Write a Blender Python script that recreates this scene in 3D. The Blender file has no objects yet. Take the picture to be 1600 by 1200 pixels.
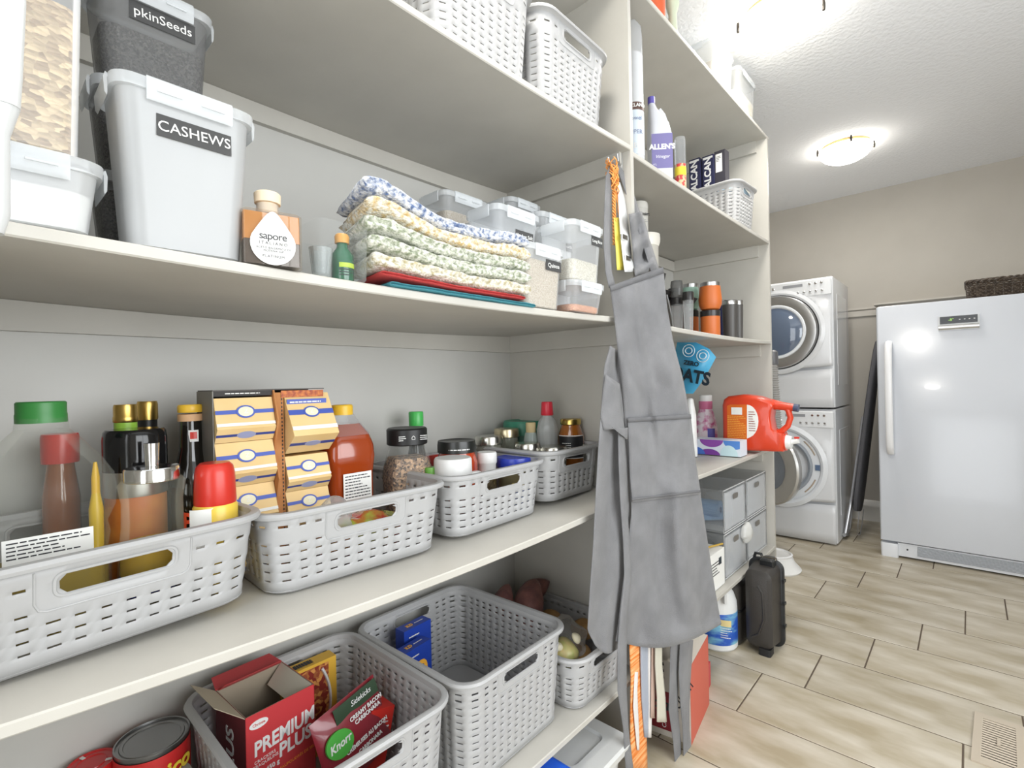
import bpy, bmesh, math, random
from mathutils import Vector, Matrix, noise
random.seed(7)
S = bpy.context.scene
COL = S.collection
PI = math.pi
# ------------------------------------------------------------------ camera
FPX, YAW, PITCH, ROLL = 780.8, math.radians(42.507), math.radians(-.113), math.radians(-1.223)
CAM = Vector((0, 0, 1.2))
F_ = Vector((-math.sin(YAW)*math.cos(PITCH), math.cos(YAW)*math.cos(PITCH), math.sin(PITCH)))
R0 = Vector((math.cos(YAW), math.sin(YAW), 0)); U0 = R0.cross(F_)
R_ = R0*math.cos(ROLL)+U0*math.sin(ROLL); U_ = -R0*math.sin(ROLL)+U0*math.cos(ROLL)
cd = bpy.data.cameras.new('camera'); cam = bpy.data.objects.new('camera', cd); COL.objects.link(cam)
cd.sensor_width = 36; cd.lens = FPX/1600*36; cd.clip_start = .02
m = Matrix.Identity(4)
for i, v in enumerate((R_, U_, -F_)):
    for j in range(3): m[j][i] = v[j]
m.translation = CAM; cam.matrix_world = m; S.camera = cam
# ------------------------------------------------------------------ world, lights, exposure
S.view_settings.view_transform = 'Standard'; S.view_settings.look = 'None'
S.view_settings.exposure = 0.55; S.view_settings.gamma = 1; S.view_settings.use_curve_mapping = False
S.cycles.transparent_max_bounces = 24
W = bpy.data.worlds.new('world'); S.world = W; W.use_nodes = True
W.node_tree.nodes['Background'].inputs[0].default_value = (.93, .97, 1, 1)
W.node_tree.nodes['Background'].inputs[1].default_value = 1.0
LAMP_STRENGTH = 11
def area(name, loc, rot, sx, sy, power, col=(1, 1, 1)):
    d = bpy.data.lights.new(name, 'AREA'); d.shape = 'RECTANGLE'; d.size = sx; d.size_y = sy; d.energy = power; d.color = col
    o = bpy.data.objects.new(name, d); o.location = loc; o.rotation_euler = rot; COL.objects.link(o); return o
area('side_fill_light', (1.49, .9, 1.5), (0, math.radians(90), 0), 1.5, 2.2, 38, (.95, .98, 1))      # unseen fill light added outside fill_window in the right wall
area('doorway_daylight', (.1, -1.42, 1.3), (math.radians(90), 0, 0), 1.7, 2.3, 18, (.97, .99, 1))   # light of the next room through the wide doorway
# ------------------------------------------------------------------ pixel -> point on a world plane
def at(px, py, x=None, y=None, z=None):
    d = F_+R_*((px-800)/FPX)+U_*((600-py)/FPX)
    if x is not None: t = (x-CAM.x)/d.x
    elif y is not None: t = (y-CAM.y)/d.y
    else: t = (z-CAM.z)/d.z
    return CAM+d*t
# ------------------------------------------------------------------ materials
def lin(c): return tuple((v/255/12.92 if v/255 <= .04045 else ((v/255+.055)/1.055)**2.4) for v in c)
MATS = {}
def mat(name, rgb=(200, 200, 200), rough=.5, metal=0, rgb2=None, scale=20, bump=0, bscale=None, trans=0, coat=0, stretch=None, contrast=None, kind='noise', vary=0, sheen=0, spec=None, alpha=None, emit=0):
    """alpha: share of the surface that is body; the rest is clear plastic or glass that lets light through"""
    if name in MATS: return MATS[name]
    M = bpy.data.materials.new(name); M.use_nodes = True; nt = M.node_tree; N = nt.nodes; L = nt.links
    b = N['Principled BSDF']; out = N['Material Output']
    c = lin(rgb)+(1,)
    b.inputs['Base Color'].default_value = c; b.inputs['Roughness'].default_value = rough; b.inputs['Metallic'].default_value = metal
    b.inputs['Transmission Weight'].default_value = trans; b.inputs['Coat Weight'].default_value = coat
    if spec is not None: b.inputs['Specular IOR Level'].default_value = spec
    if sheen: b.inputs['Sheen Weight'].default_value = sheen
    if emit:
        b.inputs['Emission Color'].default_value = c; b.inputs['Emission Strength'].default_value = emit
    tc = N.new('ShaderNodeTexCoord'); src = tc.outputs['Object']
    if stretch:
        mp = N.new('ShaderNodeMapping'); mp.inputs['Scale'].default_value = stretch; L.new(src, mp.inputs[0]); src = mp.outputs[0]
    def tex(k, sc, det=4):
        if k == 'voronoi':
            t = N.new('ShaderNodeTexVoronoi'); t.inputs['Scale'].default_value = sc; L.new(src, t.inputs['Vector']); return t, t.outputs['Color'], t.outputs['Distance']
        t = N.new('ShaderNodeTexNoise'); t.inputs['Scale'].default_value = sc; t.inputs['Detail'].default_value = det; L.new(src, t.inputs['Vector']); return t, t.outputs['Fac'], t.outputs['Fac']
    if rgb2:
        t, cf, df = tex(kind, scale)
        if kind == 'voronoi':
            sp = N.new('ShaderNodeSeparateColor'); L.new(cf, sp.inputs[0]); cf = sp.outputs[0]
        r = N.new('ShaderNodeValToRGB'); lo, hi = contrast or (.35, .65)
        r.color_ramp.elements[0].position = lo; r.color_ramp.elements[1].position = hi
        r.color_ramp.elements[0].color = c; r.color_ramp.elements[1].color = lin(rgb2)+(1,)
        L.new(cf, r.inputs[0]); cs = r.outputs[0]
        if vary:
            oi = N.new('ShaderNodeObjectInfo'); hs = N.new('ShaderNodeHueSaturation'); mm = N.new('ShaderNodeMapRange')
            mm.inputs[3].default_value = 1-vary; mm.inputs[4].default_value = 1+vary
            L.new(oi.outputs['Random'], mm.inputs[0]); L.new(mm.outputs[0], hs.inputs['Value']); L.new(cs, hs.inputs['Color']); cs = hs.outputs[0]
        L.new(cs, b.inputs['Base Color'])
    if bump:
        t, cf, df = tex(kind, bscale or scale, 3)
        bp = N.new('ShaderNodeBump'); bp.inputs['Strength'].default_value = min(1, bump); bp.inputs['Distance'].default_value = .002*max(1, bump)
        L.new(df, bp.inputs['Height']); L.new(bp.outputs[0], b.inputs['Normal'])
    if alpha is not None:
        tr = N.new('ShaderNodeBsdfTransparent'); mx = N.new('ShaderNodeMixShader'); fr = N.new('ShaderNodeLayerWeight'); fr.inputs[0].default_value = .25
        tint = tuple(.75+.25*v for v in c[:3])+(1,) ; tr.inputs[0].default_value = tint
        ml = N.new('ShaderNodeMath'); ml.operation = 'MULTIPLY_ADD'; ml.inputs[1].default_value = (.55 if alpha > .2 else .22)*(1-alpha); ml.inputs[2].default_value = alpha; ml.use_clamp = True
        L.new(fr.outputs['Fresnel'], ml.inputs[0]); L.new(ml.outputs[0], mx.inputs[0]); L.new(tr.outputs[0], mx.inputs[1]); L.new(b.outputs[0], mx.inputs[2]); L.new(mx.outputs[0], out.inputs[0])
    MATS[name] = M; return M
def pl(rgb, rough=.42, name=None, **k):      # plain plastic / paint / print colour
    return mat(name or 'c_%d_%d_%d_%d' % (*rgb, int(rough*100)), rgb, rough, **k)
WHITE = pl((226, 226, 224)); BLACK = pl((24, 24, 25)); INK = pl((40, 40, 44), .6); CHALK = pl((235, 235, 232), .8, 'chalk')
PAINT = mat('shelf_paint', (184, 181, 173), .45, rgb2=(190, 187, 179), scale=6, bump=.12, bscale=60)
WALLP = mat('wall_paint', (186, 181, 172), .7, rgb2=(191, 186, 177), scale=3, bump=.2, bscale=160)
BACKP = mat('back_panel_paint', (188, 187, 182), .42, rgb2=(193, 192, 187), scale=4, bump=.08, bscale=80)
CEIL = mat('knockdown_ceiling', (244, 246, 249), .9, bump=2, bscale=55)
TRIM = mat('trim_paint', (226, 224, 219), .4)
BASK = mat('grey_basket_plastic', (172, 172, 172), .42, spec=.4)
CLEAR = mat('clear_plastic', (236, 240, 244), .12, alpha=.13)
FROST = mat('frosted_plastic', (226, 228, 229), .25, alpha=.55)
LIDM = mat('lid_plastic', (240, 243, 245), .2, alpha=.34)
GLASS = mat('clear_glass', (240, 246, 244), .05, alpha=.06)
CHROME = mat('chrome', (225, 225, 225), .12, metal=1)
STEEL = mat('brushed_steel', (196, 196, 196), .3, metal=1)
TIN = mat('tin_lid', (190, 188, 180), .22, metal=1)
GOLD = mat('gold_foil', (196, 164, 92), .3, metal=1)
SLATE = pl((66, 66, 66), .7, 'chalkboard_label')
APPL = mat('appliance_white', (218, 220, 223), .18, coat=.3)
# ------------------------------------------------------------------ mesh builder
class G:
    def __init__(s): s.v = []; s.f = []
    def add(s, v, f):
        n = len(s.v); s.v += [tuple(p) for p in v]; s.f += [tuple(i+n for i in q) for q in f]; return s
    def box(s, c, d, rot=None):
        x, y, z = d[0]/2, d[1]/2, d[2]/2
        V = [Vector((a*x, b*y, e*z)) for a in (-1, 1) for b in (-1, 1) for e in (-1, 1)]
        if rot: V = [rot @ p for p in V]
        V = [p+Vector(c) for p in V]
        return s.add(V, [(0, 1, 3, 2), (4, 6, 7, 5), (0, 4, 5, 1), (2, 3, 7, 6), (0, 2, 6, 4), (1, 5, 7, 3)])
    def bb(s, x0, x1, y0, y1, z0, z1): return s.box(((x0+x1)/2, (y0+y1)/2, (z0+z1)/2), (x1-x0, y1-y0, z1-z0))
    def loft(s, rings, closed=True, caps=(True, True), loop=False):
        n = len(rings[0]); V = [p for r in rings for p in r]; Fc = []
        m_ = len(rings)
        for i in range(m_ if loop else m_-1):
            for j in range(n if closed else n-1):
                a = i*n+j; b = i*n+(j+1) % n; i2 = (i+1) % m_
                Fc.append((a, b, i2*n+(j+1) % n, i2*n+j))
        if not loop and closed:
            if caps[0]: Fc.append(tuple(range(n-1, -1, -1)))
            if caps[1]: Fc.append(tuple((m_-1)*n+j for j in range(n)))
        return s.add(V, Fc)
    def lathe(s, prof, n=28, c=(0, 0, 0), caps=(True, True)):
        return s.loft([[(c[0]+r*math.cos(2*PI*k/n), c[1]+r*math.sin(2*PI*k/n), c[2]+z) for k in range(n)] for r, z in prof], caps=caps)
    def tube(s, P, r, n=8, loop=False):
        P = [Vector(p) for p in P]; rings = []; m_ = len(P); up = None
        for i, p in enumerate(P):
            t = (P[(i+1) % m_]-P[i-1]) if loop else (P[min(i+1, m_-1)]-P[max(i-1, 0)])
            t.normalize()
            if up is None: up = Vector((0, 0, 1)) if abs(t.z) < .9 else Vector((1, 0, 0))
            a = t.cross(up).normalized(); b = a.cross(t).normalized(); up = b
            rr = r[i] if isinstance(r, (list, tuple)) else r
            rings.append([p+a*rr*math.cos(2*PI*k/n)+b*rr*math.sin(2*PI*k/n) for k in range(n)])
        return s.loft(rings, loop=loop)
    def rr(s, levels, c=(0, 0, 0), k=4, caps=(True, True)):      # levels: (z, half x, half y, corner radius[, dx, dy])
        return s.loft([ring(l[1], l[2], l[3], c[2]+l[0], c[0]+(l[4] if len(l) > 4 else 0), c[1]+(l[5] if len(l) > 5 else 0), k) for l in levels], caps=caps)
    def grid(s, P):
        n = len(P[0]); V = [p for r in P for p in r]
        return s.add(V, [(i*n+j, i*n+j+1, (i+1)*n+j+1, (i+1)*n+j) for i in range(len(P)-1) for j in range(n-1)])
def ring(hx, hy, r, z, cx=0, cy=0, k=4):
    r = min(r, hx*.999, hy*.999); out = []
    for (sx, sy, a0) in ((1, 1, 0), (-1, 1, 90), (-1, -1, 180), (1, -1, 270)):
        for i in range(k+1):
            a = math.radians(a0+90*i/k); out.append((cx+sx*(hx-r)+r*math.cos(a), cy+sy*(hy-r)+r*math.sin(a), z))
    return out
def link(name, me, parent=None, m=None, smooth=None):
    o = bpy.data.objects.new(name, me); COL.objects.link(o)
    if m and not me.materials: me.materials.append(m)
    if parent: o.parent = parent
    return o
def ob(name, g, m, parent=None, angle=35, solid=0, mods=None, off=-1):
    me = bpy.data.meshes.new(name); me.from_pydata(g.v, [], g.f); me.materials.append(m)
    bm = bmesh.new(); bm.from_mesh(me); bmesh.ops.recalc_face_normals(bm, faces=bm.faces); bm.to_mesh(me); bm.free()
    if angle: me.shade_smooth(); me.set_sharp_from_angle(angle=math.radians(angle))
    o = link(name, me, parent)
    if solid:
        md = o.modifiers.new('thick', 'SOLIDIFY'); md.thickness = solid; md.offset = off
    return o
def tag(o, label, cat, group=None, kind=None):
    o['label'] = label; o['category'] = cat
    if group: o['group'] = group
    if kind: o['kind'] = kind
    return o
def thing(name, label, cat, loc=(0, 0, 0), rz=0, group=None):
    o = bpy.data.objects.new(name, None); COL.objects.link(o); o.location = loc; o.rotation_euler = (0, 0, rz); o.empty_display_size = .05
    return tag(o, label, cat, group)
def struct(o): o['kind'] = 'structure'; return o
def copy_tree(o, parent=None):
    c = o.copy(); COL.objects.link(c)
    if parent: c.parent = parent
    for ch in list(o.children): copy_tree(ch, c)
    return c
def text(parent, s, size, loc, m=INK, face='x', align='CENTER', bend=0, name='lettering', shear=0, sx=1, rot=0, ext=.0003, bold=0, spacing=1):
    """lettering as a thin mesh; face: which way it looks (x, -y, z, -x); bend: radius of the round wall it wraps"""
    cu = bpy.data.curves.new('t', 'FONT'); cu.body = s; cu.size = size; cu.align_x = align; cu.align_y = 'CENTER'; cu.extrude = ext; cu.resolution_u = 3; cu.shear = shear; cu.offset = bold; cu.space_character = spacing
    t = bpy.data.objects.new('t', cu); me = bpy.data.meshes.new_from_object(t); bpy.data.objects.remove(t); bpy.data.curves.remove(cu)
    ax = {'x': ((0, 1, 0), (0, 0, 1), (1, 0, 0)), '-y': ((1, 0, 0), (0, 0, 1), (0, -1, 0)), 'z': ((0, 1, 0), (-1, 0, 0), (0, 0, 1)), '-x': ((0, -1, 0), (0, 0, 1), (-1, 0, 0))}[face]
    X, Y, Zv = map(Vector, ax); cr, sr = math.cos(rot), math.sin(rot); L = Vector(loc)
    for v in me.vertices:
        a, b, c = v.co.x*sx, v.co.y, v.co.z; a, b = a*cr-b*sr, a*sr+b*cr
        if bend:
            th = a/bend; v.co = L+X*(math.sin(th)*(bend+c))+Zv*((math.cos(th)*(bend+c))-bend)+Y*b
        else: v.co = L+X*a+Y*b+Zv*c
    me.name = name; me.materials.clear(); me.materials.append(m)
    return link(name, me, parent)
def plate(parent, name, m, loc, w, h, face='x', r=0, t=.0006, bend=0, rot=0):
    """thin label w wide, h high, lying on a face"""
    ax = {'x': ((0, 1, 0), (0, 0, 1), (1, 0, 0)), '-y': ((1, 0, 0), (0, 0, 1), (0, -1, 0)), 'z': ((0, 1, 0), (-1, 0, 0), (0, 0, 1)), '-x': ((0, -1, 0), (0, 0, 1), (-1, 0, 0))}[face]
    X, Y, Zv = map(Vector, ax); g = G(); n = 12 if bend else 1; L = Vector(loc); cr, sr = math.cos(rot), math.sin(rot)
    P = []
    for c in (0, t):
        for b in (-h/2, h/2):
            row = []
            for i in range(n+1):
                a = -w/2+w*i/n; a2, b2 = a*cr-b*sr, a*sr+b*cr
                if bend: th = a/bend; row.append(L+X*(math.sin(th)*(bend+c))+Zv*((math.cos(th)*(bend+c))-bend)+Y*b)
                else: row.append(L+X*a2+Y*b2+Zv*c)
            P.append(row)
    g.grid([P[0], P[1], P[3], P[2], P[0]])
    if not bend: g.add([P[0][0], P[1][0], P[3][0], P[2][0]], [(0, 1, 2, 3)]); g.add([P[0][-1], P[1][-1], P[3][-1], P[2][-1]], [(3, 2, 1, 0)])
    return ob(name, g, m, parent)
def smallprint(parent, loc, w, h, n, m=INK, face='x', seed=1, bend=0, name='small_print', th=.35):
    """rows of unreadable fine print"""
    ax = {'x': ((0, 1, 0), (0, 0, 1), (1, 0, 0)), '-y': ((1, 0, 0), (0, 0, 1), (0, -1, 0)), 'z': ((0, 1, 0), (-1, 0, 0), (0, 0, 1)), '-x': ((0, -1, 0), (0, 0, 1), (-1, 0, 0))}[face]
    X, Y, Zv = map(Vector, ax); R = random.Random(seed); g = G(); L = Vector(loc)
    for i in range(n):
        b = h/2-(i+.5)*h/n; a = -w/2; end = w/2*(1 if R.random() > .3 else R.uniform(.2, .9))
        while a < end:
            l = R.uniform(.05, .16)*w; l = min(l, end-a); q = h/n*th/2
            pts = []
            for aa, bb_ in ((a, b-q), (a+l, b-q), (a+l, b+q), (a, b+q)):
                if bend: t_ = aa/bend; pts.append(L+X*(math.sin(t_)*(bend+.0006))+Zv*(math.cos(t_)*(bend+.0006)-bend)+Y*bb_)
                else: pts.append(L+X*aa+Y*bb_+Zv*.0006)
            g.add(pts, [(0, 1, 2, 3)]); a += l+w*.02
    return ob(name, g, m, parent, angle=0)
# ------------------------------------------------------------------ levels of the shelving
FX, BX = -.761, -1.284             # shelf fronts, back wall
YD, YE = 1.393, 2.849              # divider, far face of the end panel
Z1, Z2, Z3, Z4, Z5 = .305, .856, 1.391, 1.927, 2.461
T = .0165
SAG = {2: .0247, 3: .0149, 4: .0159}
ZL = {1: Z1, 2: Z2, 3: Z3, 4: Z4}
def zs(k, y):
    u = max(0, YD-y); return ZL[k]-SAG.get(k, 0)*u*(1.48-u)/.5476
CEILZ = 2.714; YB = 5.03; XL, XR, YN = -1.5, 1.4, -1.3

TUB = mat('tub_plastic', (238, 240, 242), .15, alpha=.22)
# ================================================================== room shell
def sbox(name, m, x0, x1, y0, y1, z0, z1, parent=None):
    o = ob(name, G().bb(x0, x1, y0, y1, z0, z1), m, parent, angle=0)
    return o if parent else struct(o)
sbox('wall_left', BACKP, BX-.1, BX, YN, YE, 0, CEILZ)
g = G().bb(XL-.1, XL, YE, YB, 0, CEILZ); g.bb(XL-.1, BX-.1, YE-.1, YE, 0, CEILZ); struct(ob('wall_recess', g, WALLP, angle=0))
sbox('wall_back', WALLP, XL-.1, XR+.1, YB, YB+.1, 0, CEILZ)
g = G(); g.bb(XR, XR+.1, YN, -.2, 0, CEILZ); g.bb(XR, XR+.1, 2.0, YB, 0, CEILZ); g.bb(XR, XR+.1, -.2, 2.0, 0, .4); g.bb(XR, XR+.1, -.2, 2.0, 2.6, CEILZ); struct(ob('wall_right', g, WALLP, angle=0))
g = G(); g.bb(BX-.1, -.8, YN-.1, YN, 0, CEILZ); g.bb(1.0, XR+.1, YN-.1, YN, 0, CEILZ); g.bb(-.8, 1.0, YN-.1, YN, 2.55, CEILZ); struct(ob('wall_near', g, WALLP, angle=0))
w = struct(ob('fill_window', G().bb(XR+.04, XR+.06, -.2, -.15, .4, 2.6).bb(XR+.04, XR+.06, 1.95, 2.0, .4, 2.6).bb(XR+.04, XR+.06, -.2, 2.0, .4, .46).bb(XR+.04, XR+.06, -.2, 2.0, 2.54, 2.6).bb(XR+.04, XR+.06, .88, .92, .4, 2.6), TRIM, angle=0))  # unseen window frame, added as an opening for the side fill light
sbox('ceiling', CEIL, XL-.1, XR+.1, YN-.1, YB+.1, CEILZ, CEILZ+.1)
# floor: grey-brown grout bed and 12 x 24 inch tiles laid in quarter-offset courses
fl = struct(ob('floor', G().bb(XL-.1, XR+.1, YN-.1, YB+.1, -.06, -.0011), mat('grout', (92, 80, 68), .95), angle=0))
TILE = mat('porcelain_tile', (164, 152, 127), .32, rgb2=(197, 189, 173), scale=3.4, stretch=(1.0, 2.6, 1), contrast=(.36, .62), bump=.1, bscale=8, vary=.05)
cr_ = random.Random(3)
def tile(x0, x1, y0, y1):
    c = .0018; g = G(); B = [(x0, y0), (x1, y0), (x1, y1), (x0, y1)]; I = [(x0+c, y0+c), (x1-c, y0+c), (x1-c, y1-c), (x0+c, y1-c)]
    ox, oy = x0, y0; dz = cr_.uniform(-.0003, .0003)
    o = ob('floor_tile', G().loft([[(x-ox, y-oy, -.004) for x, y in B], [(x-ox, y-oy, -.0015+dz) for x, y in B], [(x-ox, y-oy, dz) for x, y in I]]), TILE, fl, angle=0)
    o.location = (ox, oy, 0)
for r in range(-11, 10):
    y0 = 2.1665+.3067*r; y1 = min(y0+.3027, YB)
    x = -.488+.1515*r-4*.606
    while x < XR:
        a, b = max(x+.0022, XL), min(x+.6038, XR)
        if b-a > .03 and y1-y0 > .05: tile(a, b, max(y0, YN), y1)
        x += .606
# baseboard, chair rail and ledge on the back wall
g = G(); prof = [(0, 0), (-.014, 0), (-.014, .105), (-.02, .115), (-.02, .135), (-.012, .15), (-.006, .165), (0, .17)]
g.loft([[(x, YB+a, b) for a, b in prof] for x in (XL, XR)]); struct(ob('baseboard_back', g, TRIM))
g = G(); prof = [(0, 1.69), (-.018, 1.69), (-.018, 1.735), (-.03, 1.745), (-.03, 1.76), (0, 1.76)]
g.loft([[(x, YB+a, b) for a, b in prof] for x in (XL, XR)]); struct(ob('trim_1', g, mat('rail_paint', (200, 195, 186), .5)))
g = G(); prof = [(YB, 1.742), (4.80, 1.742), (4.79, 1.748), (4.79, 1.757), (YB, 1.757)]
g.loft([[(x, a, b) for a, b in prof] for x in (-.545, XR)]); struct(ob('trim_2', g, mat('rail_paint', (200, 195, 186), .5)))
sbox('trim_3', mat('rail_paint', (200, 195, 186), .5), -.5, XR, 4.85, YB, 1.66, 1.742)
# ================================================================== built-in shelving
su = thing('shelving_unit', 'tall off-white built-in shelving with two bays along the left wall', 'shelving', (0, 0, 0))
def board(name, k, y0, y1, sag=True, z=None, sg=0):
    n = 24; rings = []
    for i in range(n+1):
        y = y0+(y1-y0)*i/n
        if z is None: zz = zs(k, y)
        else: u = (y-y0)/(y1-y0); zz = z-sg*4*u*(1-u)
        e = .0022
        rings.append([(FX+.0, y, zz-T+e), (FX, y, zz-e), (FX-e, y, zz), (BX, y, zz), (BX, y, zz-T), (FX-e, y, zz-T)])
    return ob('shelf_board', G().loft(rings), PAINT, su, angle=25)
for k in (4, 3, 2, 1): board('shelf', k, -.085, YD)
board('shelf', 0, -.085, YD+.009, z=Z5)
for z, sg in ((1.912, .004), (1.390, .009), (.8385, .004), (.320, .002)): board('shelf', 0, YD+.018, YE-.018, z=z, sg=sg)
board('shelf', 0, YD+.009, YE+.012, z=Z5)
def panel(y0, y1, z1=Z5-T):
    return ob('upright_panel', G().bb(BX, FX, y0, y1, 0, z1), PAINT, su, angle=0)
panel(-.103, -.085); panel(YD, YD+.018); panel(YE-.018, YE)
ch = .061
for k in (4, 3, 2, 1):     # support strips under every shelf, on the back and on the panels
    n = 16; rings = []
    for i in range(n+1):
        y = -.085+(YD+.085)*i/n; z = zs(k, y)-T-.0005; rings.append([(BX, y, z), (BX+.016, y, z), (BX+.016, y, zs(k, YD)-T-ch), (BX, y, zs(k, YD)-T-ch)])
    ob('support_strip', G().loft(rings), PAINT, su, angle=25)
    ob('support_strip', G().bb(BX+.016, FX-.03, YD-.016, YD, zs(k, YD)-T-ch, zs(k, YD)-T), PAINT, su, angle=0)
for z in (Z5, 1.912, 1.390, .8385, .320):
    ob('support_strip', G().bb(BX, BX+.016, YD+.018, YE-.018, z-T-ch, z-T-.006), PAINT, su, angle=0)
    ob('support_strip', G().bb(BX+.016, FX-.05, YE-.034, YE-.018, z-T-ch, z-T-.0005), PAINT, su, angle=0)
    if z == Z5: ob('support_strip', G().bb(BX, BX+.016, -.085, YD, z-T-ch, z-T-.0005), PAINT, su, angle=0)
# ================================================================== ceiling lamps
DOME = mat('lit_frosted_glass', (255, 250, 240), .4, emit=LAMP_STRENGTH)
def lamp(x, y, label):
    t = thing('ceiling_light', label, 'ceiling light', (x, y, CEILZ), group='round flush ceiling lights')
    ob('glass_dome', G().lathe([(.150, -.022), (.150, -.030), (.142, -.052), (.122, -.075), (.09, -.093), (.05, -.103), (.001, -.106)], 40), DOME, t)
    ob('base_plate', G().lathe([(.135, 0), (.14, -.006), (.14, -.021), (.13, -.021)], 40), mat('brass_pan', (176, 150, 100), .35, metal=.6), t)
    d = bpy.data.lights.new('lamp_bulb', 'AREA'); d.shape = 'DISK'; d.size = .26; d.energy = 4.8; d.color = (1, .965, .91)
    b = bpy.data.objects.new('lamp_bulb', d); COL.objects.link(b); b.parent = t; b.location = (0, 0, -.112)
    for a in (200, 20, 110, 290):
        a = math.radians(a); c = Vector((.157*math.cos(a), .157*math.sin(a), 0))
        k = ob('clip', G().lathe([(.006, -.04), (.007, -.03), (.007, -.012), (.004, 0)], 10, c), mat('dark_bronze', (60, 56, 52), .4, metal=.7), t)
lamp(-.583, 3.93, 'round frosted flush ceiling light, the farther one, over the laundry end')
lamp(-.56, 2.30, 'round frosted flush ceiling light cut off by the top of the frame')
lamp(-.55, .62, 'round frosted flush ceiling light nearest the doorway, over the pantry bay')
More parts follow.
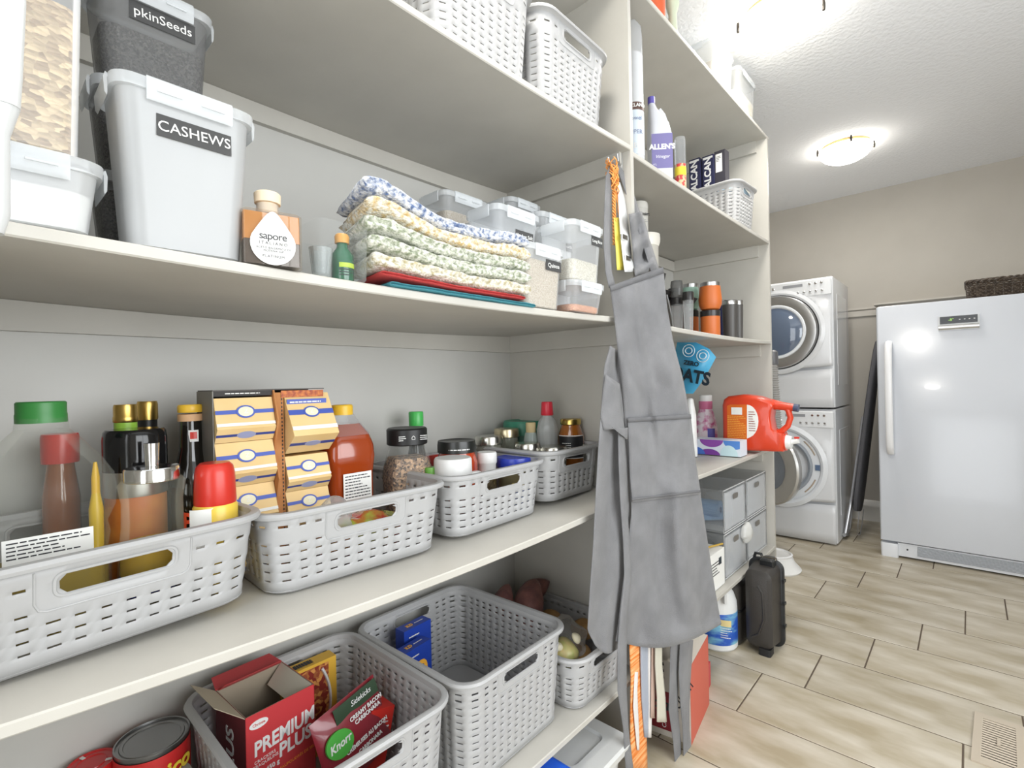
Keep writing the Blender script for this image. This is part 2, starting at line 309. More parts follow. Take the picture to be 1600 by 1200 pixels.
# ================================================================== washer and dryer
def appliance(name, label, z0, H, px_, cz, door_open):
    t = thing(name, label, 'washing machine' if 'wash' in name else 'dryer', (-1.05, 4.12, z0))
    hw = .345; D = .60
    ob('cabinet', G().rr([(0.012, hw, D/2, .012, 0, D/2+.03), (H-.006, hw, D/2, .012, 0, D/2+.03), (H, hw-.006, D/2-.006, .012, 0, D/2+.03)]), APPL, t)
    # front: grid bulging around the door
    zc = cz-z0
    def bulge(x, z, R):
        d = math.hypot(x+.01, z-zc); return -.014*max(0, 1-(max(0, d-R)/.10))**1.0 if d > R else -.014
    g = G(); P = []; zlow = .305 if H > 0 else 0
    nx, nz = 30, 26
    for i in range(nz+1):
        row = []
        for j in range(nx+1):
            x = -hw+.004+(2*hw-.008)*j/nx; z = zlow+.012*(1-(x/hw)**2)*-1+.004+(H-.018-zlow)*i/nz
            row.append((x, bulge(x, z, .30), z))
        P.append(row)
    hole = .195
    n = nx+1; V = [p for r in P for p in r]; Fs = []
    for i in range(nz):
        for j in range(nx):
            q = (i*n+j, i*n+j+1, (i+1)*n+j+1, (i+1)*n+j); cx = sum(V[a][0] for a in q)/4; cz_ = sum(V[a][2] for a in q)/4
            if math.hypot(cx+.01, cz_-zc) > .287: Fs.append(q)
    g.add(V, Fs); ob('front_panel', g, APPL, t, solid=.008, off=0, angle=40)
    g = G(); P = []
    for i in range(5):
        P.append([(-hw+.004+(2*hw-.008)*j/nx, .004-.010*math.sin(PI*i/4)**.5*0, .012+(zlow-.016-.012+(-.012*(1-((-hw+2*hw*j/nx)/hw)**2)))*i/4) for j in range(nx+1)])
    g.grid(P); ob('lower_panel', g, APPL, t, solid=.008, off=0)
    # control panel
    c = thing  # noqa
    cp = ob('control_panel', G().rr([(H-.128, hw-.004, .008, .004, 0, .002), (H-.02, hw-.006, .009, .004, 0, .002), (H-.012, hw-.012, .005, .004, 0, .004)]), pl((224, 226, 228), .25), t)
    cp.location = (0, -.0095, 0)
    g = G(); g.box((.10, -.0065, H-.046), (.13, .003, .02)); ob('display', g, pl((150, 152, 156), .3), cp)
    for j in range(3): ob('button', G().lathe([(.0085, 0), (.0085, .004), (.006, .006)], 14), CHROME, cp).matrix_local = Matrix.Translation((.21+.037*j, -.006, H-.043)) @ Matrix.Rotation(PI/2, 4, 'X')
    for j in range(5): ob('button', G().lathe([(.0075, 0), (.0075, .004), (.005, .006)], 14), STEEL, cp).matrix_local = Matrix.Translation((.135+.038*j, -.006, H-.098)) @ Matrix.Rotation(PI/2, 4, 'X')
    g = G()
    for j in range(5):
        g.box((.135+.038*j, -.0058, H-.072), (.006, .001, .012)); g.box((.135+.038*j, -.0058, H-.112), (.016, .001, .002))
    g.box((.02, -.0058, H-.075), (.16, .001, .0015), Matrix.Rotation(math.radians(35), 3, 'Y')); ob('printed_marks', g, pl((150, 150, 152), .5), cp, angle=0)['kind'] = 'stuff'
    ob('program_dial', G().lathe([(.04, 0), (.04, .006), (.03, .012), (.027, .024), (.02, .026)], 30), pl((236, 238, 240), .2), cp).matrix_local = Matrix.Translation((-.10, -.006, H-.062)) @ Matrix.Rotation(PI/2, 4, 'X')
    for x, z in ((-.03, H-.05), (.0, H-.085), (-.2, H-.06)): ob('button', G().lathe([(.011, 0), (.011, .004), (.008, .006)], 16), CHROME, cp).matrix_local = Matrix.Translation((x, -.006, z)) @ Matrix.Rotation(PI/2, 4, 'X')
    # door ring parts, built around y axis
    RX = Matrix.Translation((-.01, -.014, zc)) @ Matrix.Rotation(PI/2, 4, 'X')
    if not door_open:
        d = ob('door', G().lathe([(.268, 0), (.27, .02), (.262, .032), (.20, .040), (.192, .036), (.188, .02), (.188, 0)], 56, caps=(False, False)), STEEL, t); d.matrix_local = RX
        ob('door_seam', G().lathe([(.276, -.004), (.276, .006), (.269, .006), (.269, -.004)], 56, caps=(False, False)), BLACK, t).matrix_local = RX
        ob('door_bezel', G().lathe([(.315, -.006), (.312, .004), (.29, .012), (.277, .008)], 56, caps=(False, False)), APPL, t).matrix_local = RX
        ob('window_ring', G().lathe([(.20, .040), (.196, .048), (.184, .048), (.176, .038), (.176, .02)], 56, caps=(False, False)), pl((236, 240, 244), .15), d)
        ob('door_glass', G().lathe([(.18, .036), (.15, .050), (.09, .062), (.04, .068), (.001, .069)], 48), mat('dark_door_glass', (96, 110, 132), .06, coat=1), d)
    else:
        ob('door_surround', G().lathe([(.315, -.006), (.312, .004), (.285, .014), (.27, .006), (.262, -.012), (.215, -.012), (.20, -.03), (.196, -.06)], 56, caps=(False, False)), pl((226, 229, 233), .2), t).matrix_local = RX
        ob('rubber_gasket', G().lathe([(.215, -.008), (.20, .0), (.185, -.01), (.18, -.05), (.19, -.07)], 48, caps=(False, False)), pl((150, 156, 164), .5), t).matrix_local = RX
        dr = ob('drum', G().lathe([(.196, -.06), (.23, -.08), (.24, -.35), (.12, -.37), (.001, -.37)], 48, caps=(False, False)), mat('drum_steel', (120, 122, 126), .3, metal=1, kind='voronoi', bump=2, bscale=90), t); dr.matrix_local = RX
        for a in (35, -35):
            g = G(); P1 = [(.245*math.cos(math.radians(a+b)), .245*math.sin(math.radians(a+b)), -.009) for b in range(-14, 15, 4)]; g.tube(P1, .0045, 6); ob('slot', g, pl((178, 160, 140), .5), t).matrix_local = RX
        ob('door_latch', G().box((.245, 0, -.008), (.03, .04, .008)), pl((90, 110, 140), .4), t).matrix_local = RX
    return t
dryer = appliance('clothes_dryer', 'white front-loading dryer with closed silver door stacked on the washer', .966, .944, 0, 1.535, False)
washer = appliance('washing_machine', 'white front-loading washer under the dryer with its round door open', 0.0, .965, 0, .545, True)
for sx in (-.3, .3):
    for y in (.06, .58): ob('foot', G().lathe([(.022, 0), (.022, .008), (.012, .010), (.012, .016)], 14, (sx, y, 0)), pl((200, 200, 200), .5), washer)
# side embossing
ob('side_emboss', G().box((.346, .33, .5), (.002, .34, .62)), APPL, washer); ob('side_emboss', G().box((.346, .33, .5), (.002, .36, .66)), APPL, dryer)
# open door of the washer: hinged at the left, swung towards the pantry
ang = math.radians(30)
dm = Matrix.Translation((-.285, -.03, .545)) @ Matrix.Rotation(-ang, 4, 'Z') @ Matrix.Translation((.27, 0, 0)) @ Matrix.Rotation(PI/2, 4, 'X')
d = ob('open_door', G().lathe([(.268, -.03), (.272, .0), (.262, .012), (.19, .018), (.165, .010), (.165, -.03)], 56, caps=(False, False)), mat('door_silver', (200, 200, 198), .28, metal=.75), washer); d.matrix_local = dm
ob('door_back', G().lathe([(.268, -.03), (.20, -.045), (.165, -.03)], 56, caps=(False, False)), pl((232, 234, 236), .3), d)
ob('door_glass', G().lathe([(.168, .004), (.15, -.03), (.10, -.07), (.05, -.085), (.001, -.088)], 48), mat('bowl_glass', (150, 158, 168), .08, alpha=.45), d)
# ================================================================== freezer
fz = thing('upright_freezer', 'white upright freezer with long curved handle and digital display', 'freezer', (-.456, 4.10, 0))
FWH = mat('freezer_white', (204, 208, 215), .17, bump=.1, bscale=260, coat=.25)
ob('cabinet', G().bb(.008, .852, .055, .70, .03, 1.645), FWH, fz)
ob('door', G().rr([(.108, .43, .0235, .012, .43, .0245), (1.645, .43, .0235, .012, .43, .0245), (1.653, .424, .018, .012, .43, .0245)], k=5), FWH, fz)
gr = ob('kick_grille', G().bb(.09, .86, .02, .06, .012, .098), pl((222, 225, 230), .35), fz)
for i in range(9):
    z = .03+.0072*i; ob('grille_slat', G().loft([[(x, .0195, z-.0022), (x, .0145, z-.001), (x, .0145, z+.001), (x, .0195, z+.0022)] for x in (.19, .85)]), pl((176, 180, 186), .4), gr)
ob('foot_cover', G().rr([(0.0, .046, .03, .014, .048, .03), (.078, .048, .033, .016, .048, .03), (.09, .046, .03, .016, .048, .03)]), pl((228, 231, 236), .3), fz)
ob('screw', G().lathe([(.005, 0), (.005, .002)], 10), BLACK, gr).matrix_local = Matrix.Translation((.14, .02, .06)) @ Matrix.Rotation(PI/2, 4, 'X')
cp = ob('control_panel', G().box((.409, -.002, 1.512), (.19, .008, .088)), pl((205, 208, 210), .3), fz)
ob('display', G().box((.409, -.0065, 1.53), (.172, .003, .045)), pl((30, 33, 36), .2), cp)
ob('silver_strip', G().loft([[(x, -.006, 1.472), (x, -.011, 1.480), (x, -.011, 1.492), (x, -.006, 1.50)] for x in (.316, .502)]), STEEL, cp)
text(cp, '-8°', .022, (.375, -.0085, 1.531), mat('green_digits', (150, 200, 90), .5, emit=.6), '-y')
for j in range(4): ob('button', G().box((.415+.022*j, -.0085, 1.53), (.007, .002, .005)), pl((220, 220, 220), .5), cp)
pts = [(.066, -.004, 1.415), (.066, -.03, 1.40), (.066, -.05, 1.36), (.066, -.062, 1.25), (.066, -.068, 1.05), (.066, -.062, .85), (.066, -.05, .74), (.066, -.03, .70), (.066, -.004, .686)]
g = G(); rings = []
for i, p in enumerate(pts):
    t_ = (Vector(pts[min(i+1, 8)])-Vector(pts[max(i-1, 0)])).normalized(); a = Vector((1, 0, 0)); b = a.cross(t_).normalized()
    rings.append([Vector(p)+a*.02*math.cos(2*PI*k/14)+b*.011*math.sin(2*PI*k/14) for k in range(14)])
ob('handle', g.loft(rings), pl((240, 241, 243), .18), fz)
# wicker basket on the freezer: stakes and woven rows
wb = thing('wicker_basket', 'dark brown wicker basket on top of the freezer', 'basket', (.16, 4.34, 1.654))
WIC = mat('dark_wicker', (62, 52, 44), .55, rgb2=(92, 80, 68), scale=60)
R1 = ring(.16, .17, .03, 0, k=5); 
for r in range(9):
    z = .008+.0105*r; P = []
    base = []
    for i in range(len(R1)):
        a = Vector(R1[i]); b = Vector(R1[(i+1) % len(R1)]); nn = max(1, int((b-a).length/.012))
        for k in range(nn): base.append(a.lerp(b, k/nn))
    for i, p in enumerate(base):
        n_ = Vector((p.x, p.y, 0)).normalized(); P.append(p+n_*(.004*(1 if (i+r) % 2 else -1)+z*.06)+Vector((0, 0, z)))
    ob('woven_row', G().tube(P, .0052, 5, loop=True), WIC, wb)
P = [Vector(p)*1.04 for p in base]; g = G()
for k in range(3):
    g.tube([p+Vector((math.cos(i*.9+k*2.1)*.007*(1 if p.x > 0 else -1), math.cos(i*.9+k*2.1)*.007*(1 if p.y > 0 else -1), .106+.007*math.sin(i*.9+k*2.1))) for i, p in enumerate(P)], .006, 5, loop=True)
ob('braided_rim', g, WIC, wb)
g = G()
for i in range(0, len(base), 3): p = base[i]; g.tube([p, p*1.03+Vector((0, 0, .1))], .003, 5)
ob('stakes', g, WIC, wb)['kind'] = 'stuff'
ob('base', G().bb(-.15, .15, -.16, .16, .001, .008), WIC, wb)
# ================================================================== ironing board leaning in the gap
ib = thing('ironing_board', 'grey ironing board standing folded between washer and freezer', 'ironing board', (-.665, 4.42, 0))
ib.rotation_euler = (math.radians(-12), math.radians(5.2), 0)
o = [(-.10, .20), (.10, .20), (.155, .28), (.165, .45), (.165, .95), (.14, 1.2), (.08, 1.42), (0.02, 1.5), (-.02, 1.5), (-.08, 1.42), (-.14, 1.2), (-.165, .95), (-.165, .45), (-.155, .28)]
g = G(); g.loft([[(x, a*(1-e), .85+(b-.85)*(1-e*.3)) for a, b in o] for x, e in ((.0, .06), (.006, 0), (.024, 0), (.032, .06))])
ob('padded_cover', g, mat('charcoal_cover', (84, 84, 88), .8, bump=.6, bscale=240), ib, angle=50)
mt = mat('grey_tube', (188, 188, 190), .3, metal=.7)
for y in (-.07, -.03): ob('leg', G().tube([(-.012, y, .9), (-.02, y, .3), (-.03, y-.02, .012)], .010, 10), mt, ib)
ob('leg', G().tube([(-.03, .04, .9), (-.03, .09, .25), (-.03, .10, .05), (-.03, -.0, .02)], .007, 8), mt, ib)
ob('foot', G().tube([(-.03, -.13, .014), (-.03, .02, .014)], .013, 10), pl((140, 140, 142), .5), ib)
g = G(); P = [(.036, -.08, .2), (.04, -.09, .1), (.04, -.02, .03), (.04, .08, .03), (.04, .12, .1), (.04, .11, .22)]; ob('wire_rest', g.tube(P, .003, 6), mt, ib)
# ================================================================== hanging corrugated hose, beyond the end panel
hs = thing('corrugated_hose', 'grey ribbed hose hanging beside the end panel of the shelving', 'hose', (-.785, YE+.155, .84))
hs.rotation_euler = (0, math.radians(-2.5), 0)
prof = [(.001, 0), (.022, 0)]
for i in range(34): prof += [(.024, .002+.0125*i), (.031, .006+.0125*i), (.024, .010+.0125*i)]
prof += [(.022, .43), (.001, .43)]
ob('hose_body', G().lathe(prof, 14), pl((158, 156, 152), .5), hs, angle=20)
ob('cuff', G().lathe([(.03, .43), (.033, .44), (.033, .50), (.02, .51)], 16), pl((90, 90, 92), .4), hs)
ob('hook', G().tube([(0, 0, .50), (0, 0, .53), (0, -.03, .55), (-.01, -.09, .55), (-.03, -.155, .545)], .004, 8), STEEL, hs)
# pet bowl beyond the end panel
pb = thing('pet_bowl', 'white plastic floor bowl with pale blue water by the end panel', 'bowl', (-.93, 3.42, 0))
ob('base', G().lathe([(.15, 0), (.155, .01), (.12, .05), (.105, .085), (.10, .09)], 36), pl((232, 232, 230), .35), pb)
ob('rim', G().lathe([(.10, .085), (.108, .095), (.098, .10), (.085, .08)], 36, caps=(False, False)), pl((240, 240, 240), .3), pb)
ob('water', G().lathe([(.09, .086), (.001, .086)], 30, caps=(False, False)), mat('pale_blue_water', (150, 190, 222), .08), pb)
# floor register
rg = thing('floor_register', 'beige metal floor vent register set into the tiles at lower right', 'vent', (.052, 2.235, 0), math.radians(-2))
RM = pl((186, 174, 156), .4)
g = G()
for (a, b, c, e) in ((-.062, -.04, -.155, .155), (.04, .062, -.155, .155), (-.04, .04, -.155, -.125), (-.04, .04, .125, .155)): g.bb(a, b, c, e, 0, .005)
ob('frame', g, RM, rg, angle=0)
for i in range(17):
    y = -.118+.01475*i; ob('louvre', G().box((0, y, .0015), (.08, .0055, .005), Matrix.Rotation(.5, 3, 'X')), RM, rg, angle=0)
ob('lever', G().box((.0, .0, .006), (.008, .05, .004)), RM, rg); ob('duct_well', G().bb(-.04, .04, -.125, .125, -.0008, .0004), pl((50, 46, 42), .8), rg, angle=0)
# ================================================================== woven-look plastic baskets
BMESH = {}
def basket(label, loc, w, d, h, rz=0, group='light grey woven-look plastic baskets', m=BASK, taper=.017, hw_=.066, name='storage_basket'):
    """w along y, d along x, h high; handles in the +x and -x ends"""
    t = thing(name, label, 'basket', loc, rz, group)
    hx, hy, R = d/2, w/2, .05
    def pos(seg, f, z, off=0):
        k = 1-z/h; e = taper*k; a, b, r = hx-e-.006+off, hy-e-.006+off, max(.02, R-e*.4)
        sx, sy = 2*(a-r), 2*(b-r)
        if seg == 0: return (a, -sy/2+sy*f, z)
        if seg == 2: return (a-r-sx*f, b, z)
        if seg == 4: return (-a, sy/2-sy*f, z)
        if seg == 6: return (-(a-r)+sx*f, -b, z)
        c = {1: (a-r, b-r, 0), 3: (-(a-r), b-r, 90), 5: (-(a-r), -(b-r), 180), 7: (a-r, -(b-r), 270)}[seg]; an = math.radians(c[2]+90*f)
        return (c[0]+r*math.cos(an), c[1]+r*math.sin(an), z)
    key = (w, d, h, hw_)
    ht, hb, cr2 = h-.024, h-.052, .009          # handle hole
    if key not in BMESH:
        lines = []        # (seg, f, cell, infrac)
        sy, sx = 2*(hy-R), 2*(hx-R)
        for seg, L_ in ((0, sy), (1, None), (2, sx), (3, None), (4, sy), (5, None), (6, sx), (7, None)):
            n = 2 if L_ is None else max(3, round(L_/.029))
            fs = set()
            for c in range(n):
                for q in (0, .29, .71): fs.add(round((c+q)/n, 5))
            if seg in (0, 4):
                for y in (-hw_, -hw_+cr2, hw_-cr2, hw_):
                    f = round(.5+y/sy, 5); fs = {v for v in fs if abs(v-f) > .012}; fs.add(f)
            for f in sorted(fs): lines.append((seg, f, n))
        rows = [0.004, .02]; z = .024; slots = []
        while z < h-.026: slots.append(z); z += .0162
        zs_ = set(rows)
        for z in slots: zs_.add(round(z, 5)); zs_.add(round(z+.0030, 5))
        for z in (hb, hb+cr2, ht-cr2, ht): zs_ = {v for v in zs_ if abs(v-z) > .0028}; zs_.add(round(z, 5))
        zs_.add(h-.008); Z = sorted(zs_); nl = len(lines)
        V = []
        for zi, z in enumerate(Z):
            rown = sum(1 for s_ in slots if s_ <= z)
            for seg, f, n in lines:
                q = (f*n) % 1; c = int(f*n+1e-6)
                off = 0
                if .2 < q < .8 and .022 < z < h-.03: off = .0005*(1 if (c+rown) % 2 else -1)
                if seg in (0, 4) and z > h-.07: off = 0
                V.append(pos(seg, f, z, off))
        Fs = []
        for i in range(len(Z)-1):
            zc = (Z[i]+Z[i+1])/2; slotrow = any(s_-.0005 < zc < s_+.0035 for s_ in slots)
            for j in range(nl):
                seg, f, n = lines[j]; s2, f2, _ = lines[(j+1) % nl]
                if s2 != seg: f2 = 1.0
                fc = (f+f2)/2; q = (fc*n) % 1
                quad = [i*nl+j, i*nl+(j+1) % nl, (i+1)*nl+(j+1) % nl, (i+1)*nl+j]
                if seg in (0, 4):
                    y = abs((fc-.5)*sy)
                    if y < hw_ and hb < zc < ht:
                        yi = y > hw_-cr2; zi_ = zc < hb+cr2 or zc > ht-cr2
                        if yi and zi_:      # rounded corner of the hole
                            left = fc < .5; low = zc < (hb+ht)/2
                            keep = {(True, True): (0, 1, 3), (False, True): (0, 1, 2), (True, False): (0, 2, 3), (False, False): (1, 2, 3)}[(left, low)]
                            Fs.append([quad[a] for a in keep])
                        continue
                    if y < hw_+.020 and zc > hb-.018: Fs.append(quad); continue
                if slotrow and .29 < q < .71 and .022 < zc < h-.022: continue
                Fs.append(quad)
        g = G().add(V, Fs)
        o = ob('woven_wall', g, m, t, angle=30, solid=.0022, off=-1)
        g = G(); rr_ = []
        for off, z in ((-.002, h-.014), (.001, h-.012), (.0105, h-.0105), (.012, h-.006), (.009, h-.001), (.002, h+.0005), (-.0028, h-.001), (-.0035, h-.012)):
            rr_.append(ring(hx-.006+off, hy-.006+off, R+off, z, k=7))
        g.loft(rr_, loop=True); rim = ob('rim', g, m, t)
        e = taper; g = G().rr([(0.0005, hx-e-.012, hy-e-.012, R-.012), (.006, hx-e-.005, hy-e-.005, R-.008), (.0085, hx-e-.008, hy-e-.008, R-.01)], k=6); ob('base', g, m, t)
        for s_ in (1, -1):
            x = hx-.006-taper*(1-(hb+ht)/2/h); P = []
            for (cy, cz, a0) in ((hw_-cr2, ht-cr2, 0), (-hw_+cr2, ht-cr2, 90), (-hw_+cr2, hb+cr2, 180), (hw_-cr2, hb+cr2, 270)):
                for a in range(0, 91, 18):
                    a = math.radians(a0+a); z = cz+(cr2+.001)*math.sin(a); P.append((s_*(x+(z-(hb+ht)/2)/h*taper-.0008), cy+(cr2+.001)*math.cos(a), z))
            ob('handle_frame', G().tube(P, .0028, 6, loop=True), m, t)
            P = []; a_, b_ = hw_+.020, hb-.016
            for yy, zz in ((-a_, h-.016), (-a_, b_+.012), (-a_+.004, b_+.003), (-a_+.012, b_), (a_-.012, b_), (a_-.004, b_+.003), (a_, b_+.012), (a_, h-.016)):
                P.append((s_*(x+(zz-(hb+ht)/2)/h*taper+.0002), yy, zz))
            ob('handle_border', G().tube(P, .0014, 5), m, t)
        BMESH[key] = t
    else:
        for ch_ in list(BMESH[key].children): copy_tree(ch_, t)
    return t
GB = 'light grey woven-look plastic baskets'
# shelf at counter height (row of low baskets)
def zb(k, y0, y1): return max(zs(k, y0), zs(k, y1))
basket('low grey basket at far left holding the big clear jug, cruet and spray can', (-1.030, .122, zb(2, -.05, .32)), .400, .37, .142, math.radians(5))
basket('low grey basket, second from left, holding the display box and amber juice bottle', (-1.045, .532, zb(2, .35, .70)), .40, .37, .150, math.radians(-2))
basket('low grey basket, third from left, holding the pepper jar and blue-ringed jar', (-1.045, .908, zb(2, .74, 1.08)), .36, .37, .150, math.radians(1.5))
basket('low grey basket in the corner by the divider, full of tin jar lids', (-1.05, 1.235, zb(2, 1.10, 1.37)), .30, .37, .150)
# lower shelf
basket('tall grey basket on the lower shelf holding the cracker box', (-1.015, .485, Z1+.0005), .385, .44, .250)
basket('tall grey basket on the lower shelf, nearly empty, with two blue boxes', (-1.015, .885, Z1+.0005), .385, .44, .250, math.radians(1.5))
basket('low grey basket of root vegetables beside the divider on the lower shelf', (-.965, 1.225, Z1+.0005), .31, .39, .150)
# top of left bay
basket('tall grey basket on the high shelf, cut off by the top of the frame', (-.98, .800, zb(4, .65, .95)+.0005), .340, .42, .24)
basket('tall grey basket on the high shelf next to the divider', (-.985, 1.150, zb(4, .99, 1.3)+.0005), .340, .42, .24, math.radians(.5))
# right bay
basket('tall grey basket on the high shelf of the far bay, holding foil boxes', (-.975, 2.585, 1.9125), .27, .40, .225, math.radians(-3), hw_=.05)
# ================================================================== lidded food containers
def container(label, loc, w, d, h, fill=None, fillm=None, text_=None, rz=0, body=FROST, tsize=.018, tl=None, name='food_container', group='clear lidded food containers', taper=.010, tscale=1):
    """w along y, d along x; the front looks along +x"""
    t = thing(name, label, 'container', loc, rz, group)
    a, b = d/2, w/2; r = .022
    lv = [(0.0, a-taper-.006, b-taper-.006, r), (.004, a-taper, b-taper, r), (h-.016, a-.002, b-.002, r), (h-.012, a-.001, b-.001, r)]
    ob('tub', G().rr(lv, k=5, caps=(True, False)), body, t)
    ob('lid', G().rr([(h-.016, a+.003, b+.003, r), (h-.002, a+.004, b+.004, r), (h, a+.001, b+.001, r), (h, a-.008, b-.008, r*.7), (h-.004, a-.010, b-.010, r*.7)], k=5), LIDM, t)
    for f, hw, hd in (('x', a, b), ('-x', -a, b), ('y', b, a), ('-y', -b, a)):
        L_ = hd*.62; g = G(); rings = []
        for z, o_ in ((h-.003, .003), (h-.001, .0065), (h-.008, .0085), (h-.026, .0075), (h-.030, .005), (h-.026, .0045), (h-.008, .0045)):
            if 'x' in f: s_ = 1 if hw > 0 else -1; rings.append([(s_*(abs(hw)+o_), y, z) for y in (-L_, L_)])
            else: s_ = 1 if hw > 0 else -1; rings.append([(x, s_*(abs(hw)+o_), z) for x in (-L_, L_)])
        P = rings; g.loft([[r_[0] for r_ in P], [r_[1] for r_ in P]])
        c = ob('clip', g, LIDM, t)
        if f == 'x':
            g = G()
            for q in (-.5, .5): g.bb(a+.0082, a+.0092, L_*q-L_*.28, L_*q+L_*.28, h-.018, h-.0155)
            ob('clip_slot', g, pl((196, 200, 202), .4), c, angle=0)
    if fill:
        e = .0025; k0 = (fill)/(h)
        ob('contents', G().rr([(.003, a-taper-.005, b-taper-.005, r-e), (.006, a-taper-e, b-taper-e, r-e), (fill-.004, a-taper*(1-k0)-e-.001, b-taper*(1-k0)-e-.001, r-e), (fill, a-taper*(1-k0)-e-.008, b-taper*(1-k0)-e-.008, r-e)], k=5), fillm, t)
    if text_:
        tw, th_, ty, tz = tl; x = a-taper*(1-tz/h)+.0006
        p = plate(t, 'chalk_label', SLATE, (x, ty, tz), tw, th_)
        text(p, text_, tsize, (x+.0008, ty, tz), CHALK, rot=.03, sx=tscale)
    return t
OATS = mat('oat_granola', (158, 132, 98), .75, rgb2=(226, 202, 160), kind='voronoi', scale=105, bump=3, contrast=(.1, .9), stretch=(1, 1, 1.7))
SEED = mat('dark_seeds', (58, 56, 54), .6, rgb2=(118, 116, 110), kind='voronoi', scale=330, bump=1.5, contrast=(.2, .95))
RICE = mat('rice_grains', (196, 188, 166), .6, rgb2=(232, 228, 212), kind='voronoi', scale=420, bump=1, contrast=(.1, .9))
QUIN = mat('quinoa_grains', (190, 172, 146), .6, rgb2=(222, 210, 188), kind='voronoi', scale=520, bump=1, contrast=(.1, .9))
LENT = mat('orange_lentils', (206, 126, 66), .6, rgb2=(226, 156, 92), kind='voronoi', scale=400, bump=1)
POWD = pl((240, 240, 238), .9, 'white_powder'); NUTS = mat('pale_nuts', (222, 218, 208), .7, rgb2=(236, 233, 226), kind='voronoi', scale=70, bump=1)
z3 = lambda y: zs(3, y)
# left group of the eye-level shelf
container('frosted lidded tub labelled CASHEWS, big one at the shelf edge', (-.815, .208, z3(.203)+.001), .160, .105, .215, text_='CASHEWS', tl=(.088, .028, .006, .160), tsize=.019, body=mat('milky_tub', (184, 186, 187), .3, alpha=.80), name='food_container', taper=.013)
container('low frosted tub at far left, under the tall tub of granola', (-.815, .036, z3(.04)+.001), .155, .105, .086, fill=.05, fillm=POWD)
container('tall clear tub full of oat granola standing on a low tub', (-.812, .030, z3(.04)+.088), .150, .105, .30, fill=.178, fillm=OATS, body=TUB, tl=(.075, .028, .006, .215))
for i, (lb, tx, fl_) in enumerate((('dark seed tub at the bottom of the stack behind the cashew tub', None, .14), ('dark seed tub in the middle of the stack behind the cashew tub', None, .14), ('smoky seed tub labelled pumpkin seeds, on top of the stack behind the cashew tub', 'pkinSeeds', .105))):
    container(lb, (-.955, .205, z3(.2)+.001+i*.137 if i < 2 else z3(.2)+.2755), .150, .105, .135 if i < 2 else .150, fill=fl_*.8, fillm=SEED, body=mat('smoky_tub', (150, 150, 150), .2, alpha=.35), text_=tx, tl=(.085, .028, .008, .108), tsize=.019)
# right group
c0 = at(890, 480, x=-.77)
container('clear tub of quinoa standing right beside the knitted cloths', (-.80, .958, z3(.96)+.001), .150, .09, .152, fill=.118, fillm=QUIN, body=TUB, text_='Quinoa', tl=(.06, .026, .030, .108), tsize=.015)
container('low clear tub with a little orange lentils, under the long-rice tub', (-.805, 1.130, z3(1.13)+.001), .150, .12, .082, fill=.022, fillm=LENT, body=TUB)
container('clear tub labelled Long Rice, half full, on the lentil tub', (-.805, 1.130, z3(1.13)+.084), .150, .12, .155, fill=.058, fillm=RICE, body=TUB, text_='Long Rice', tl=(.055, .026, .042, .115), tsize=.012)
container('plain clear tub under the kosher-salt tub', (-.885, .945, z3(.95)+.001), .16, .11, .135, body=TUB, fill=.1, fillm=POWD)
container('clear tub labelled Kosher Salt with a low mound of white salt', (-.885, .945, z3(.95)+.138), .165, .115, .118, fill=.030, fillm=POWD, body=TUB, text_='Kosher Salt', tl=(.068, .027, .022, .055), tsize=.0135)
container('tall clear tub labelled Cornstarch with powder clinging to its sides', (-.93, 1.165, z3(1.16)+.001), .165, .12, .295, fill=.255, fillm=mat('dusty_powder', (226, 228, 230), .9, rgb2=(244, 244, 243), scale=25, contrast=(.4, .6)), body=TUB, text_='Cornstarch', tl=(.06, .027, .035, .215), tsize=.012)
container('plain clear tub in the rear stack behind the cornstarch tub', (-1.09, 1.21, z3(1.2)+.001), .15, .12, .27, fill=.1, fillm=POWD, body=TUB)
container('small clear tub crowning the rear stack behind the kosher-salt tub', (-1.09, 1.21, z3(1.2)+.272), .15, .12, .12, body=TUB)
container('clear tub with brown rice at the back left of the tubs', (-1.10, .965, z3(.97)+.228), .165, .12, .125, fill=.075, fillm=QUIN, body=TUB)
container('lower clear tub beneath the brown-rice tub', (-1.10, .965, z3(.97)+.001), .165, .12, .225, fill=.06, fillm=RICE, body=TUB)
container('narrow clear tub between the brown-rice tub and the kosher-salt tub', (-1.015, 1.00, z3(1.0)+.001), .12, .045, .262, fill=.12, fillm=POWD, body=TUB)
# white plastic dustpan hanging at the extreme left
hp = thing('hanging_dustpan', 'white plastic piece hanging at the left edge of the frame in front of the tubs', 'dustpan', (-.715, .012, 1.36))
WP = pl((196, 198, 198), .3)
g = G(); g.rr([(0, .010, .016, .008), (.02, .012, .021, .01), (.10, .012, .022, .01), (.115, .012, .026, .01), (.13, .012, .030, .012)], k=4); ob('handle', g, WP, hp)
g = G(); g.rr([(.13, .013, .030, .012), (.16, .010, .032, .01), (.24, .008, .036, .01), (.40, .006, .038, .006)], k=4); ob('pan', g, WP, hp)
ob('hook', G().tube([(0, -.03, .36), (-.01, -.06, .38), (-.03, -.088, .38)], .003, 6), STEEL, hp)
